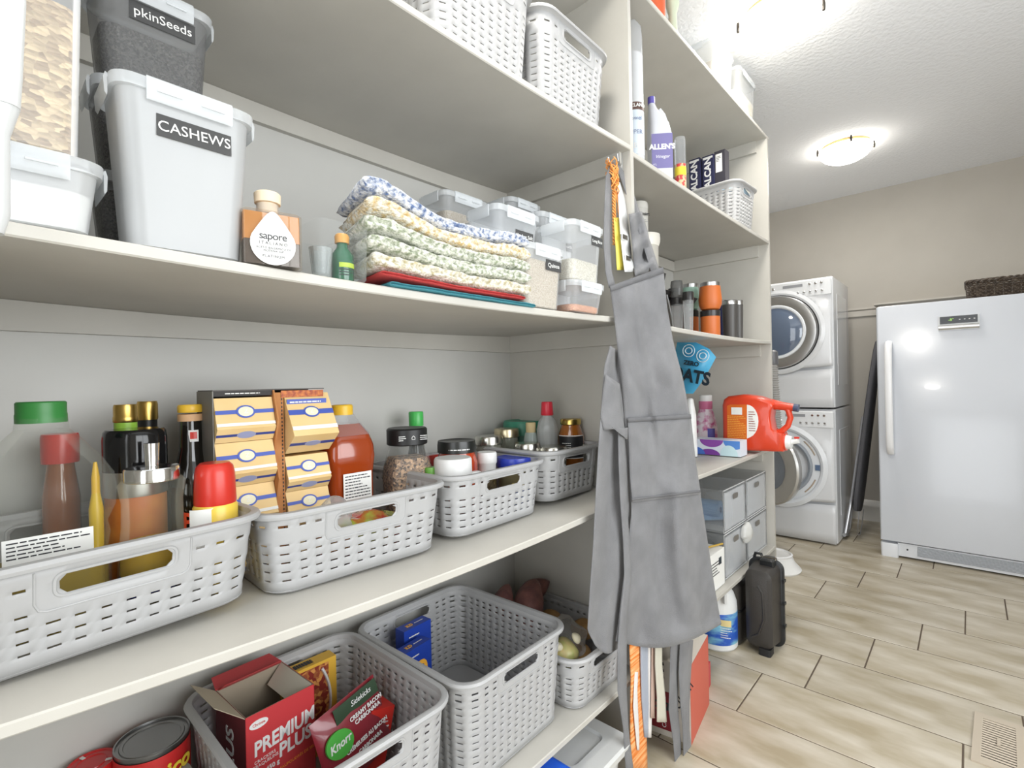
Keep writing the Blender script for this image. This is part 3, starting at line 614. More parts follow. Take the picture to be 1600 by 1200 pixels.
# ================================================================== vinegar bottle and glass bin
vb = thing('vinegar_bottle', 'square glass bottle of dark vinegar with cork-coloured stopper and drop-shaped label', 'bottle', (-.795, .318, z3(.32)+.0008), math.radians(-12))
AMB = mat('amber_glass', (206, 142, 74), .06, alpha=.72, coat=1)
ob('glass_body', G().rr([(.0, .038, .041, .004), (.080, .038, .041, .004), (.084, .034, .037, .006), (.086, .012, .012, .01)], k=2), mat('thick_glass', (225, 215, 200), .04, alpha=.04), vb)
ob('vinegar', G().rr([(.003, .0355, .0385, .003), (.038, .0355, .0385, .003)], k=2), mat('dark_vinegar', (78, 70, 66), .12, coat=.6), vb)
ob('amber_upper', G().rr([(.0385, .0355, .0385, .003), (.079, .0355, .0385, .003), (.082, .02, .02, .003)], k=2), AMB, vb)
ob('neck', G().lathe([(.017, .084), (.016, .102)], 24, caps=(False, False)), mat('neck_glass', (225, 222, 214), .06, alpha=.3), vb)
ob('stopper', G().lathe([(.0135, .088), (.014, .103), (.0185, .1035), (.019, .118), (.017, .120), (.001, .120)], 26), pl((226, 208, 180), .6), vb)
g = G(); P = []
for i in range(33):
    a = -PI/2+2*PI*i/32; r = .031; y = r*math.cos(a); z = .033+r*math.sin(a)
    if z > .045: f = (z-.045)/(.064-.045); z = .045+f*.036; y *= (1-f*.45)*1.0 if f < .99 else 0
    P.append((.0386, y, z))
P = P[:-1]; g.loft([P, [(.0394, p[1], p[2]) for p in P]]); lab = ob('drop_label', g, pl((222, 222, 220), .6), vb, angle=20)
text(lab, 'sapore', .0155, (.0396, 0, .044), name='lettering', spacing=.9)
text(lab, 'ITALIANO', .0062, (.0396, 0, .0335), pl((90, 90, 90), .6), spacing=1.5)
text(lab, 'ACETO BALSAMICO DI\nMODENA IGP', .0042, (.0396, 0, .0245), pl((110, 110, 110), .6), spacing=1.1)
text(lab, 'PLATINUM', .0055, (.0396, 0, .0145), pl((100, 100, 100), .6), spacing=1.2)
gb = thing('glass_bin', 'clear open bin of small bottles beside the folded knitted cloths', 'bin', (-.835, .425, z3(.42)+.0008))
ob('bin_wall', G().rr([(.0, .075, .040, .006), (.003, .077, .042, .006), (.092, .079, .044, .006)], k=3, caps=(True, False)), mat('bin_clear', (236, 240, 240), .05, alpha=.04), gb)
sb_ = thing('small_bottle', 'small green bottle with gold swirled cap inside the clear bin', 'bottle', (-.80, .444, z3(.42)+.004))
ob('bottle_body', G().lathe([(.018, 0), (.019, .004), (.019, .045), (.010, .058), (.009, .066)], 20), mat('green_glass', (34, 96, 66), .1, coat=.5), sb_)
ob('cap', G().lathe([(.012, .066), (.0125, .078), (.010, .082), (.001, .083)], 16), pl((206, 150, 70), .4), sb_)
plate(sb_, 'band', pl((178, 200, 60), .5), (.0192, 0, .026), .03, .008, bend=.0192); smallprint(sb_, (.0192, 0, .014), .03, .014, 3, bend=.0192)
sb_ = thing('shot_glass', 'small fluted glass tumbler inside the clear bin', 'glass', (-.79, .400, z3(.42)+.004))
ob('glass_wall', G().lathe([(.013, 0), (.014, .003), (.019, .048), (.017, .048), (.012, .006), (.001, .006)], 16), mat('fluted_glass', (200, 206, 206), .06, alpha=.3), sb_, angle=10)
# ================================================================== folded cloths
def cloth(label, y0, y1, x0, x1, zb_, th, m, bumpy=.012, name='dishcloth', group='knitted cotton dishcloths stacked on the shelf', seed=0, nse=.0035, cat='cloth', skew=.02, fold=True, hump=.06):
    """one folded cloth: soft slab whose front edge shows the fold"""
    g = G(); rings = []; n = 44; nk = 26
    cx, hd = (x0+x1)/2, (x1-x0)/2
    for i in range(n+1):
        f = (1-math.cos(PI*i/n))/2 if i in (0, n) else .5-.5*math.cos(PI*i/n)*(1-.35*math.sin(PI*i/n)); f = min(1, max(0, f)); y = y0+(y1-y0)*f
        d_ = min(f, 1-f)*(y1-y0)/(th*.55); e = max(.12, math.sqrt(max(0, 1-(1-min(1, d_))**2)))
        lift = bumpy*math.exp(-((f-.07)/.20)**2)+bumpy*.35*math.exp(-((f-.9)/.16)**2)
        R_i = []
        for k in range(nk):
            a = 2*PI*k/nk; ca, sa = math.cos(a), math.sin(a)
            px_ = math.copysign(abs(ca)**.45, ca)*hd; pz = math.copysign(abs(sa)**.75, sa)*th/2*e
            if fold and ca > .3: px_ -= .008*math.exp(-(sa/.22)**2)      # groove between the layers
            p = Vector((cx+px_, y, zb_+th/2+pz+lift*(.4+.6*(px_/hd+1)/2)))
            q = noise.noise_vector(Vector((p.x*55+seed*3, p.y*55, p.z*90+seed)))+.6*noise.noise_vector(Vector((p.x*18+seed, p.y*14, p.z*30)))
            p += q*nse*(1 if k else 1); p.z = max(p.z, zb_+lift*.4-.001)
            p.y += skew*(1-f)*(-px_/hd)*.5
            R_i.append(p)
        rings.append(R_i)
    g.loft(rings); return tag(ob(name, g, m, angle=80), label, cat, group)
def knit(name, a, b): return mat(name, a, .95, rgb2=b, scale=105, bump=3.4, bscale=230, contrast=(.40, .66), sheen=.3)
KY = knit('yellow_knit', (238, 234, 220), (206, 176, 112)); KG = knit('green_knit', (232, 232, 220), (134, 146, 112)); KB = knit('blue_knit', (232, 234, 238), (84, 108, 152)); KW = knit('ochre_knit', (236, 232, 220), (180, 168, 124))
zt = z3(.7)+.0008
cloth('teal ribbed kitchen towel at the bottom of the folded pile', .52, .915, -.90, -.752, zt, .011, mat('teal_towel', (72, 156, 172), .9, rgb2=(92, 172, 186), scale=300, bump=1.5, stretch=(1, 6, 1)), bumpy=.0, name='kitchen_towel', nse=.0008, group='folded kitchen towels under the knitted cloths')
cloth('coral red ribbed kitchen towel, second from the bottom of the folded pile', .50, .875, -.90, -.749, zt+.0115, .012, mat('coral_towel', (208, 66, 66), .9, rgb2=(222, 84, 82), scale=300, bump=1.5, stretch=(1, 6, 1)), bumpy=.004, name='kitchen_towel', nse=.001, group='folded kitchen towels under the knitted cloths')
zc = zt+.024
for i, (lb, m_, y0, y1, x0, bm_, th) in enumerate((
    ('ochre and white knitted dishcloth, lowest of the knitted ones', KW, .482, .893, -.880, .006, .028),
    ('grey-green knitted dishcloth, lower of the two green ones', KG, .474, .893, -.880, .013, .028),
    ('green and white knitted dishcloth, upper of the two green ones', KG, .468, .892, -.880, .020, .028),
    ('yellow and white knitted dishcloth just under the blue one', KY, .474, .894, -.882, .028, .029),
    ('blue and white knitted dishcloth on top of the pile', KB, .468, .890, -.880, .036, .028))):
    cloth(lb, y0, y1, x0, -.747, zc, th, m_, bm_, seed=i*7); zc += th*.90
# ================================================================== helpers for round things seen between two pixel columns
def circ(p0, p1, x, py=700):
    """centre y and radius of an upright round thing at depth x that fills the columns p0..p1"""
    a = at(p0, py, x=x); b = at(p1, py, x=x)
    va = Vector((a.x, a.y)); vb = Vector((b.x, b.y)); ta = math.atan2(va.y, va.x); tb = math.atan2(vb.y, vb.x)
    tm = (ta+tb)/2; dist = x/math.cos(tm); return dist*math.sin(tm), abs(dist*math.sin((ta-tb)/2))
def zz(px, py, x): return at(px, py, x=x).z
B2 = .8445            # top of basket base on the counter shelf (sagging shelf)
def round_thing(name, label, cat, p0, p1, x, z0, z1, parts, group=None, n=26):
    """parts: (name, material, [(r/R, z share)...]) with z shares between z0 and z1; R fills the pixel columns"""
    y, R = circ(p0, p1, x); t = thing(name, label, cat, (x, y, z0), group=group); H = z1-z0
    for nm, m_, prof in parts: ob(nm, G().lathe([(max(.0006, r*R), f*H) for r, f in prof], n, caps=(True, True)), m_, t)
    t.rotation_euler.z = math.atan2(-y, -x); return t, R, H
RED = pl((206, 52, 40), .3, 'red_plastic'); YEL = pl((236, 190, 56), .35, 'yellow_plastic'); GRN = pl((52, 128, 60), .4, 'green_cap'); LGRN = pl((70, 178, 84), .35, 'bright_green_cap')
DGL = mat('dark_green_glass', (26, 30, 24), .08, coat=.6); PAPER = pl((236, 236, 232), .6, 'paper_label'); BLU = pl((40, 62, 176), .3, 'blue_plastic')
# ---- far-left basket
x = -1.005; y, R = circ(-62, 176, x); zt_ = zz(78, 627, x); H = zt_-B2
t = thing('clear_jug', 'big clear plastic jug with green screw cap, nearly empty, in the far-left basket', 'jug', (x, y, B2))
prof = [(.80, .0), (.9, .02), (.9, .30), (.86, .36), (.90, .42), (.86, .47), (.98, .54), (1.0, .62), (.97, .68), (.78, .76), (.50, .845), (.37, .88), (.35, .93)]
ob('jug_wall', G().loft([ring(R*r, R*r, R*r*.62, f*H, k=7) for r, f in prof], caps=(True, False)), mat('pet_plastic', (236, 238, 232), .05, alpha=.03), t)
ob('oil_residue', G().rr([(.003, R*.86, R*.86, R*.5), (.30*H, R*.86, R*.86, R*.5)]), mat('pale_oil', (206, 178, 74), .08, alpha=.45), t)
y2, rc = circ(57, 99, x-.0); rc = circ(16, 100, x)[1]
ob('cap', G().lathe([(rc*1.02, .91*H), (rc*1.02, .945*H), (rc, .95*H), (rc, .995*H), (rc*.94, H), (.001, H)], 40), GRN, t).location = (0, 0, 0)
for o_ in t.children: pass
lb = plate(t, 'nutrition_label', PAPER, (R*.905, .0, .40*H), R*1.15, .15*H); text(lb, 'Nutrition Facts', .010, (R*.905+.0008, -.012, .345*H)); smallprint(lb, (R*.905+.0004, 0, .43*H), R*1.05, .075*H, 5)
round_thing('cooking_bottle', 'small bottle with red cap standing behind the big clear jug', 'bottle', 62, 125, -1.19, B2, zz(90, 678, -1.19), [('bottle_body', mat('amber_sauce', (150, 84, 36), .1, coat=.5), [(.9, 0), (1, .03), (1, .6), (.75, .78), (.7, .84)]), ('cap', RED, [(.98, .82), (1, .85), (1, .98), (.95, 1)])])
t, R, H = round_thing('olive_oil_bottle', 'dark bottle with gold cap and lime green neck foil in the far-left basket', 'bottle', 165, 228, -1.16, B2, zz(196, 632, -1.16), [('bottle_body', DGL, [(.9, 0), (1, .02), (1, .58), (.8, .68), (.55, .76)]), ('neck_foil', pl((150, 196, 70), .4), [(.57, .74), (.60, .80), (.60, .9)]), ('gold_cap', GOLD, [(.62, .9), (.65, .905), (.65, .93), (.62, .935), (.62, .985), (.58, 1)])])
t, R, H = round_thing('vinegar_bottle', 'slim black bottle with gold cap behind the lime-necked bottle', 'bottle', 200, 262, -1.22, B2, zz(228, 627, -1.22), [('bottle_body', BLACK, [(.9, 0), (1, .02), (1, .55), (.8, .66), (.5, .76), (.5, .90)]), ('gold_cap', GOLD, [(.55, .89), (.56, .91), (.55, .985), (.5, 1)])])
t, R, H = round_thing('seasoning_shaker', 'wide jar with glossy black top and silver band, orange seasoning inside', 'jar', 158, 262, -1.07, B2, zz(210, 670, -1.07), [('jar_body', mat('orange_seasoning', (214, 142, 60), .5, rgb2=(190, 92, 40), scale=12), [(.93, 0), (.95, .02), (.95, .62)]), ('silver_band', STEEL, [(.98, .615), (.99, .63), (.99, .76)]), ('black_top', pl((18, 18, 20), .1), [(1, .76), (1, .94), (.97, .985), (.9, 1), (.01, .998)])], n=36)
t, R, H = round_thing('sauce_bottle', 'dark sauce bottle with yellow cap and paper ring on its neck', 'bottle', 258, 338, -1.10, B2, zz(298, 632, -1.10), [('bottle_body', mat('dark_brown_glass', (30, 27, 22), .07, coat=.6), [(.9, 0), (1, .02), (1, .5), (.92, .57), (.6, .66), (.47, .74), (.42, .92)]), ('paper_ring', pl((216, 172, 128), .6), [(.52, .905), (.52, .945)]), ('cap', YEL, [(.5, .955), (.52, .96), (.52, .99), (.48, 1)])])
p_ = plate(t, 'neck_label', PAPER, (R*.46, .004, .82*H), .016, .022, bend=R*.46); plate(p_, 'red_mark', RED, (R*.47, .004, .823*H), .011, .013, bend=R*.47)
# glass oil cruet
x = -.965; t, R, H = round_thing('oil_cruet', 'glass oil cruet with chrome lid and pour spout, a little yellow oil inside', 'cruet', 178, 292, x, zz(230, 912, x), zz(240, 728, x), [
    ('glass_wall', mat('cruet_glass', (240, 240, 226), .04, alpha=.04), [(.95, .03), (1, .05), (.99, .2), (.88, .5), (.86, .7), (.93, .8), (.96, .86), (.84, .90)]),
    ('oil', mat('yellow_oil', (214, 176, 50), .06, alpha=.62), [(.90, .10), (.94, .12), (.93, .26), (.90, .36), (.01, .36)]),
    ('blue_base', pl((36, 52, 140), .2), [(.92, 0), (.97, .02), (.97, .09), (.9, .10)]),
    ('chrome_lid', CHROME, [(.78, .88), (.80, .885), (.80, .98), (.77, .995), (.70, .99), (.2, .975)])], n=40)
round_thing('blue_lid_tub', 'low tub with royal blue lid under the glass oil cruet', 'tub', 196, 272, x, B2, zz(230, 912, x)-.001, [('tub_wall', mat('olive_glass', (120, 112, 84), .1, coat=.5), [(.9, 0), (.95, .05), (.95, .6)]), ('lid', pl((36, 52, 140), .2), [(1, .6), (1, .95), (.9, 1)])])
ob('spout', G().lathe([(.20*R, .975*H), (.19*R, 1.0*H), (.23*R, 1.2*H), (.16*R, 1.2*H), (.01, 1.05*H)], 20), CHROME, t)
# cooking spray
x = -.955; t, R, H = round_thing('cooking_spray', 'cooking spray can with red domed cap, white and yellow label', 'spray can', 298, 370, x, B2, zz(340, 722, x), [('can_body', mat('can_yellow', (238, 204, 80), .3), [(.98, 0), (1, .01), (1, .68), (.93, .70)]), ('cap', RED, [(.93, .70), (.95, .715), (.90, .92), (.82, .975), (.66, 1), (.01, 1)])], n=36)
p_ = plate(t, 'white_label', PAPER, (R*1.004, -R*.45, .40*H), R*1.35, .58*H, bend=R*1.004); text(t, 'PAM', .040, (R*1.012, -R*.42, .60*H), pl((212, 70, 36), .4), bend=R*1.02, bold=.0012); 
round_thing('condiment_bottle', 'slender yellow squeeze bottle between the jug and the seasoning jar', 'bottle', 136, 160, -1.02, B2, zz(148, 722, -1.02), [('bottle_body', pl((226, 190, 50), .3), [(.95, 0), (1, .05), (1, .7), (.6, .8)]), ('nozzle', YEL, [(.6, .8), (.6, .9), (.25, 1)])])
# ---- second basket: display box of tan packets
x0 = -1.03; yl = at(334, 700, x=x0).y; yr = at(512, 700, x=x0).y; ztop = zz(334, 612, x0)
bx = thing('display_carton', 'open cardboard display carton holding two columns of tan packets', 'carton', (x0, (yl+yr)/2, B2+.0005)); wB = yr-yl; hB = ztop-B2
CB = mat('brown_card', (176, 116, 66), .8, rgb2=(186, 128, 76), scale=30); DC = pl((44, 40, 38), .6)
ob('back_panel', G().bb(-.088, -.085, -wB/2, wB/2, 0, hB), DC, bx); ob('side_panel', G().bb(-.088, .004, -wB/2-.002, -wB/2, 0, hB), pl((120, 118, 112), .6), bx)
ob('top_panel', G().bb(-.088, .0, -wB/2, wB/2*.95, hB, hB+.002), pl((70, 64, 60), .5), bx)
pt = ob('top_front_strip', G().bb(-.002, .0, -wB/2, .0, hB-.010, hB), DC, bx); smallprint(pt, (.0004, -wB*.25, hB-.005), .07, .005, 1, CHALK)
ob('bottom_panel', G().bb(-.088, .0, -wB/2, wB/2, 0, .002), CB, bx)
g = G(); n = 7; P = []      # zigzag-cut centre divider with perforated edge
for i in range(n): P.append((.004+(.020 if i % 2 else 0), hB*(1-i/(n-1))))
g.loft([[(-.085, a, hB)]+[(p[0], a, p[1]) for p in P]+[(-.085, a, 0)] for a in (-.004, -.001)]); ob('centre_divider', g, CB, bx, angle=20)
g = G()
for i in range(46): g.box((.006, .012, hB*(i+.5)/46), (.001, .002, hB/46*.55))
perf = ob('perforation', g, BLACK, bx, angle=0); perf['kind'] = 'stuff'
ob('torn_edge', G().bb(.003, .005, -.001, .016, .0, hB*.985), CB, bx)
TAN = mat('tan_packet', (228, 194, 134), .55, rgb2=(234, 204, 148), scale=8); PBL = pl((70, 92, 178), .5)
def packet(label, yc, z, w, h, out, first=[None]):
    t = thing('tan_packet', label, 'packet', (x0, yc, z), group='tan folded packets in the display carton')
    # wedge: top slopes outwards, then folds back under
    P = [(-.07, h), (.0, h), (out, h*.36), (out+.003, h*.31), (.002, 0), (-.07, 0)]
    ob('pouch', G().loft([[(a, s, b) for a, b in P] for s in (-w/2, w/2)]), TAN, t, angle=20)
    L_ = math.hypot(out, h*.64); a_ = math.atan2(out, h*.64)
    M_ = Matrix.Translation((out/2, 0, h*.68)) @ Matrix.Rotation(-a_, 4, 'Y')
    def onface(o_): o_.parent = t; o_.matrix_local = M_
    onface(plate(t, 'blue_band', PBL, (.0008, 0, .0), w, h*.09)); onface(plate(t, 'white_hem', PAPER, (.0012, 0, -h*.29), w, h*.07))
    g = G(); g.loft([[(c, .017*math.cos(a), .0125*math.sin(a)) for a in [2*PI*k/24 for k in range(24)]] for c in (.001, .0022)]); e_ = ob('emblem', g, PBL, t); onface(e_)
    g = G(); g.loft([[(c, .0135*math.cos(a), .0095*math.sin(a)) for a in [2*PI*k/24 for k in range(24)]] for c in (.0022, .0028)]); ob('emblem_field', g, pl((232, 226, 196), .6), e_); text(e_, 'Z', .012, (.0031, 0, 0), CHALK)
    M2 = Matrix.Translation((out*.55, 0, h*.17)) @ Matrix.Rotation(math.atan2(out, h*.31), 4, 'Y')
    b_ = plate(t, 'lower_band', pl((56, 70, 140), .5), (.0016, 0, .0), w, h*.07); b_.matrix_local = M2
    e2 = ob('lower_emblem', G().loft([[(c, .017*math.cos(a), .008*math.sin(a)) for a in [2*PI*k/20 for k in range(20)]] for c in (.0016, .0026)]), pl((150, 156, 190), .5), t); e2.matrix_local = M2
wl = wB/2-.006
for i, nm in enumerate(('top one', 'second from the top', 'second from the bottom', 'bottom one')):
    packet(f'tan blue-banded packet, {nm} in the left column of the carton', -wB/4+bx.location.y-.002, B2+hB-.012-(i+1)*(hB-.014)/4.0, wl, (hB-.014)/4.0-.001, .016+.002*i)
for i, nm in enumerate(('second', 'third', 'bottom')):
    packet(f'tan blue-banded packet, {nm} in the right column of the carton', wB/4+bx.location.y+.008, B2+hB*.62-.002-(i+1)*(hB*.62)/3.0, wl-.014, (hB*.62)/3.0-.001, .016)
packet('tan packet pulled forward at the top of the right column, front sheet hanging down', wB/4+bx.location.y+.010, B2+hB*.63, wl-.010, hB*.35, .045)
tp_ = plate(bx, 'printed_panel', PBL, (.012, wB/4+.006, hB*.915), wl*.8, .020); smallprint(tp_, (.0135, wB/4+.006, hB*.915), wl*.7, .016, 2, CHALK); plate(bx, 'food_picture', mat('hash_brown_photo', (206, 120, 50), .5, rgb2=(150, 60, 34), scale=120), (.006, wB/4, hB*.975), wl*.85, .014)
# amber juice bottle
x = -1.08; y, R = circ(492, 578, x); t = thing('juice_bottle', 'large amber juice bottle with yellow cap and white nutrition label', 'bottle', (x, y, B2)); H = zz(520, 633, x)-B2
lv = [(0, .86), (.02, .95), (.10, .97), (.16, .93), (.50, .93), (.56, .97), (.62, 1.0), (.70, .97), (.78, .84), (.86, .55)]
AJ = mat('amber_juice', (150, 58, 16), .12, coat=.6)
ob('juice', G().loft([ring(R*r*.96, R*r*.96, R*r*.4, f*H, k=6) for f, r in lv]), AJ, t)
ob('bottle_wall', G().loft([ring(R*r, R*r, R*r*.42, f*H, k=6) for f, r in [(.78, .845), (.86, .57), (.90, .42), (.93, .36)]], caps=(True, False)), CLEAR, t)
ob('cap', G().lathe([(R*.40, .925*H), (R*.40, .99*H), (R*.36, H), (.001, H)], 30), YEL, t)
lb = plate(t, 'nutrition_label', PAPER, (R*.975, .002, .335*H), R*1.15, .36*H); smallprint(lb, (R*.978, .002, .335*H), R*1.02, .34*H, 16)
# snack bag in the same basket
def crumple(name, label, cat, c, sx, sy, sz, m, seed, n=14, group=None):
    g = G(); rings = []
    for i in range(n+1):
        th = PI*i/n; R_i = []
        for k in range(18):
            a = 2*PI*k/18; p = Vector((math.sin(th)*math.cos(a)*sx, math.sin(th)*math.sin(a)*sy, math.cos(th)*sz))
            p *= 1+.28*noise.noise(p*38+Vector((seed, 0, 0))); R_i.append(p)
        rings.append(R_i)
    g.loft(rings); o = tag(ob(name, g, m, angle=30), label, cat, group); o.location = c; return o
crumple('snack_bag', 'crumpled clear bag of red and green snacks behind the handle hole of the second basket', 'bag', (-.95, .565, B2+.045), .055, .10, .042, mat('candy_bag', (196, 60, 40), .15, rgb2=(170, 180, 70), scale=26, contrast=(.4, .6), kind='noise', coat=1), 4)
crumple('plastic_bag', 'small crinkled clear bag peeking over the rim before the juice bottle', 'bag', (-.925, .485, B2+.095), .03, .035, .045, mat('crinkled_clear', (226, 226, 224), .1, alpha=.3), 9)
# ---- third basket
x = -1.06; y, R = circ(598, 674, x); H = zz(636, 668, x)-B2; t = thing('pepper_jar', 'square-shouldered jar of mixed pepper with black printed lid', 'jar', (x, y, B2), math.radians(-18))
ob('glass_wall', G().loft([ring(R*a, R*a, R*.25, f*H, k=4) for f, a in ((0, .86), (.5, .9), (.55, .9), (.80, .66), (.84, .58))], caps=(True, False)), mat('jar_glass', (230, 232, 230), .05, alpha=.06), t)
ob('peppercorns', G().loft([ring(R*a*.97, R*a*.97, R*.22, f*H, k=4) for f, a in ((.01, .86), (.5, .9), (.60, .86), (.70, .70))]), mat('mixed_pepper', (98, 84, 76), .6, rgb2=(206, 170, 136), kind='voronoi', scale=190, bump=2, contrast=(.1, .9)), t)
ld = ob('lid', G().lathe([(R*.80, .83*H), (R*.84, .84*H), (R*.84, .985*H), (R*.78, H), (R*.5, .995*H), (.001, .995*H)], 34), BLACK, t)
smallprint(ld, (R*.85, -.028, .91*H), .018, .014, 3, CHALK, bend=R*.85); text(ld, '⌂', .014, (R*.85, 0, .91*H), CHALK, bend=R*.85); smallprint(ld, (R*.85, .026, .91*H), .018, .014, 3, CHALK, bend=R*.85, seed=5)
round_thing('sesame_bottle', 'slim dark bottle with bright green cap behind the pepper jar', 'bottle', 634, 668, -1.20, B2, zz(651, 643, -1.20), [('bottle_body', DGL, [(.95, 0), (1, .02), (1, .45), (.62, .68), (.55, .80)]), ('clear_neck', CLEAR, [(.6, .78), (.62, .83), (.62, .86)]), ('cap', LGRN, [(.66, .85), (.68, .86), (.68, .99), (.62, 1)])])
x = -1.03; t, R, H = round_thing('sauce_jar', 'jar of red sauce with black lettered lid in the third basket', 'jar', 681, 746, x, B2, zz(713, 688, x), [('glass_wall', mat('red_sauce', (178, 62, 28), .1, coat=1), [(.92, 0), (1, .05), (1, .72), (.88, .82), (.84, .86)]), ('lid', pl((30, 32, 30), .3), [(.88, .845), (.93, .85), (.93, .95), (.90, 1), (.8, .985), (.01, .985)])], n=36)
smallprint(t, (R*.932, .002, .90*H), R*1.5, .007, 1, CHALK, bend=R*.932)
x = -.965; t, R, H = round_thing('white_lid_jar', 'glass jar with wide white screw lid at the front of the third basket', 'jar', 677, 737, x, B2, zz(705, 715, x), [('glass_wall', mat('jar_glass2', (214, 216, 206), .05, alpha=.3), [(.95, 0), (1, .03), (1, .70)]), ('lid', WHITE, [(1, .68), (1.0, .70), (.99, .97), (.93, 1), (.01, .998)])], n=36)
ob('lid_tab', G().rr([(.70*H, .012, .012, .008), (.76*H, .013, .013, .009), (.78*H, .010, .010, .008)], c=(0, R+.010, 0)), pl((225, 227, 226), .3), t)
round_thing('spice_grinder', 'small jar with white flip cap and dark seasoning, right of the white lid jar', 'jar', 745, 776, -.99, B2, zz(760, 706, -.99), [('glass_wall', mat('brown_spice', (104, 92, 66), .2, rgb2=(70, 60, 42), scale=120, coat=.6), [(.9, 0), (.95, .03), (.95, .62)]), ('white_cap', WHITE, [(.86, .62), (.9, .64), (.9, .80), (.98, .82), (1, .84), (1, .97), (.92, 1), (.01, .99)])])
round_thing('blue_lid_jar', 'jar with bright blue rim and silver disc lid at the right of the third basket', 'jar', 775, 832, -.975, B2, zz(803, 719, -.975)+.010, [('glass_wall', mat('olive_glass', (120, 112, 84), .1, coat=.5), [(.9, 0), (.95, .03), (.95, .8)]), ('blue_ring', BLU, [(.97, .80), (1, .82), (1, .94), (.95, 1), (.86, 1)]), ('disc', TIN, [(.85, .98), (.85, .99), (.7, .985), (.68, .99), (.01, .99)])], n=36)
tag(ob('sauce_packet', G().rr([(0, .03, .045, .006), (.05, .034, .05, .006), (.13, .02, .052, .006), (.15, .004, .05, .004)]), pl((206, 56, 46), .35), angle=30), 'red foil packet standing between the bottles at the back of the third basket', 'packet').location = (-1.16, .94, B2)
round_thing('green_jar', 'small jar with green contents just left of the white lid jar', 'jar', 662, 681, -1.0, B2, zz(670, 730, -1.0), [('jar_body', mat('pale_green_glass', (150, 180, 168), .1, alpha=.6), [(.95, 0), (1, .05), (1, .8)]), ('cap', pl((110, 168, 70), .4), [(1.02, .8), (1.02, .97), (.95, 1)])])
round_thing('blue_can', 'small blue and yellow tin seen through the handle hole of the third basket', 'tin', 798, 826, -.925, B2, B2+.075, [('can_body', pl((40, 110, 206), .3), [(.97, 0), (1, .02), (1, .85)]), ('yellow_rim', pl((224, 206, 90), .4), [(1.01, .85), (1.01, .98), (.9, 1)])])
# ---- fourth basket: preserving jars seen by their tin lids
def tin(label, p0, p1, py, x, m_=TIN, dome=False, h=None):
    zt_ = zz((p0+p1)/2, py, x)+.012
    return round_thing('preserve_jar', label, 'jar', p0, p1, x, B2+.001, zt_, [('glass_wall', mat('jar_glass3', (176, 176, 160), .06, alpha=.4), [(.85, 0), (.9, .03), (.9, .78), (.86, .86)]), ('band', m_, [(.93, .86), (1, .87), (.99, .97), (.94, 1)]), ('disc', m_, [(.93, .985), (.93, 1.0), (.78, .992), (.76, .998), (.01, .998)])], group='tin-lidded jars in the corner basket', n=34)
tin('preserve jar at the left rear of the corner basket, plain silver lid', 741, 786, 687, -1.13)
tin('preserve jar with brass-coloured lid standing a little higher behind', 772, 812, 675, -1.16, mat('brass_lid', (198, 186, 156), .3, metal=1))
tin('preserve jar low at front left of the corner basket', 803, 845, 698, -1.01)
tin('preserve jar foremost in the corner basket, by the basket corner', 840, 887, 703, -.955)
tin('preserve jar at front right under the marmalade jar', 879, 920, 698, -.97)
x = -1.19; round_thing('green_lid_tub', 'wide round tub with teal green lid in the rear of the corner basket', 'tub', 787, 850, x, B2, zz(815, 657, x), [('tub_wall', mat('teal_tub', (120, 168, 150), .2, alpha=.6), [(.88, 0), (.9, .05), (.93, .78)]), ('lid', pl((58, 138, 112), .4), [(1, .78), (1, .96), (.95, 1), (.8, .985), (.01, .985)])], n=36)
x = -1.06; t, R, H = round_thing('cork_jar', 'small conical jar with cork stopper and teal picture', 'jar', 812, 848, x, B2, zz(830, 660, x), [('glass_wall', mat('jar_glass4', (196, 206, 200), .06, alpha=.45), [(.9, 0), (1, .05), (.95, .5), (.5, .86)]), ('cork', pl((196, 176, 132), .8), [(.40, .85), (.44, .87), (.44, .99), (.4, 1)])])
plate(t, 'picture_label', mat('teal_print', (50, 130, 120), .5, rgb2=(220, 226, 220), scale=90), (R*.93, 0, .45*H), .02, .03, bend=R*.93)
x = -1.015; y, R = circ(836, 876, x); H = zz(850, 628, x)-B2; t = thing('squeeze_bottle', 'empty ribbed clear bottle with red cap, tallest in the corner basket', 'bottle', (x, y, B2))
ob('bottle_wall', G().loft([[(R*q*(1+.02*math.cos(12*a))*math.cos(a)*.75, R*q*(1+.02*math.cos(12*a))*math.sin(a), f*H) for a in [2*PI*k/48 for k in range(48)]] for f, q in ((0, .95), (.05, 1), (.30, .98), (.48, .82), (.60, .92), (.70, .98), (.78, .82), (.84, .48), (.87, .42))], caps=(True, False)), mat('ribbed_clear', (206, 208, 206), .12, alpha=.45), t)
ob('cap', G().lathe([(R*.46, .85*H), (R*.50, .86*H), (R*.44, .985*H), (R*.40, H), (.001, H)], 24), pl((204, 44, 60), .35), t)
round_thing('yellow_cap_bottle', 'clear bottle with yellow cap behind the red-capped bottle', 'bottle', 858, 890, -1.12, B2, zz(873, 635, -1.12), [('bottle_wall', mat('ribbed_clear'), [(.95, 0), (1, .05), (1, .6), (.6, .8), (.55, .88)]), ('cap', pl((226, 202, 50), .35), [(.68, .87), (.70, .88), (.70, .99), (.64, 1)])])
x = -.975; t, R, H = round_thing('marmalade_jar', 'amber marmalade jar with gold lid and black label', 'jar', 872, 913, x, B2+.085, zz(893, 654, x), [('glass_wall', mat('marmalade', (158, 92, 30), .1, coat=1), [(.9, 0), (1, .06), (1, .62), (.78, .80), (.72, .88)]), ('lid', mat('gold_lid', (196, 170, 96), .25, metal=1), [(.76, .87), (.80, .885), (.80, .98), (.76, 1), (.01, .99)])], n=34)
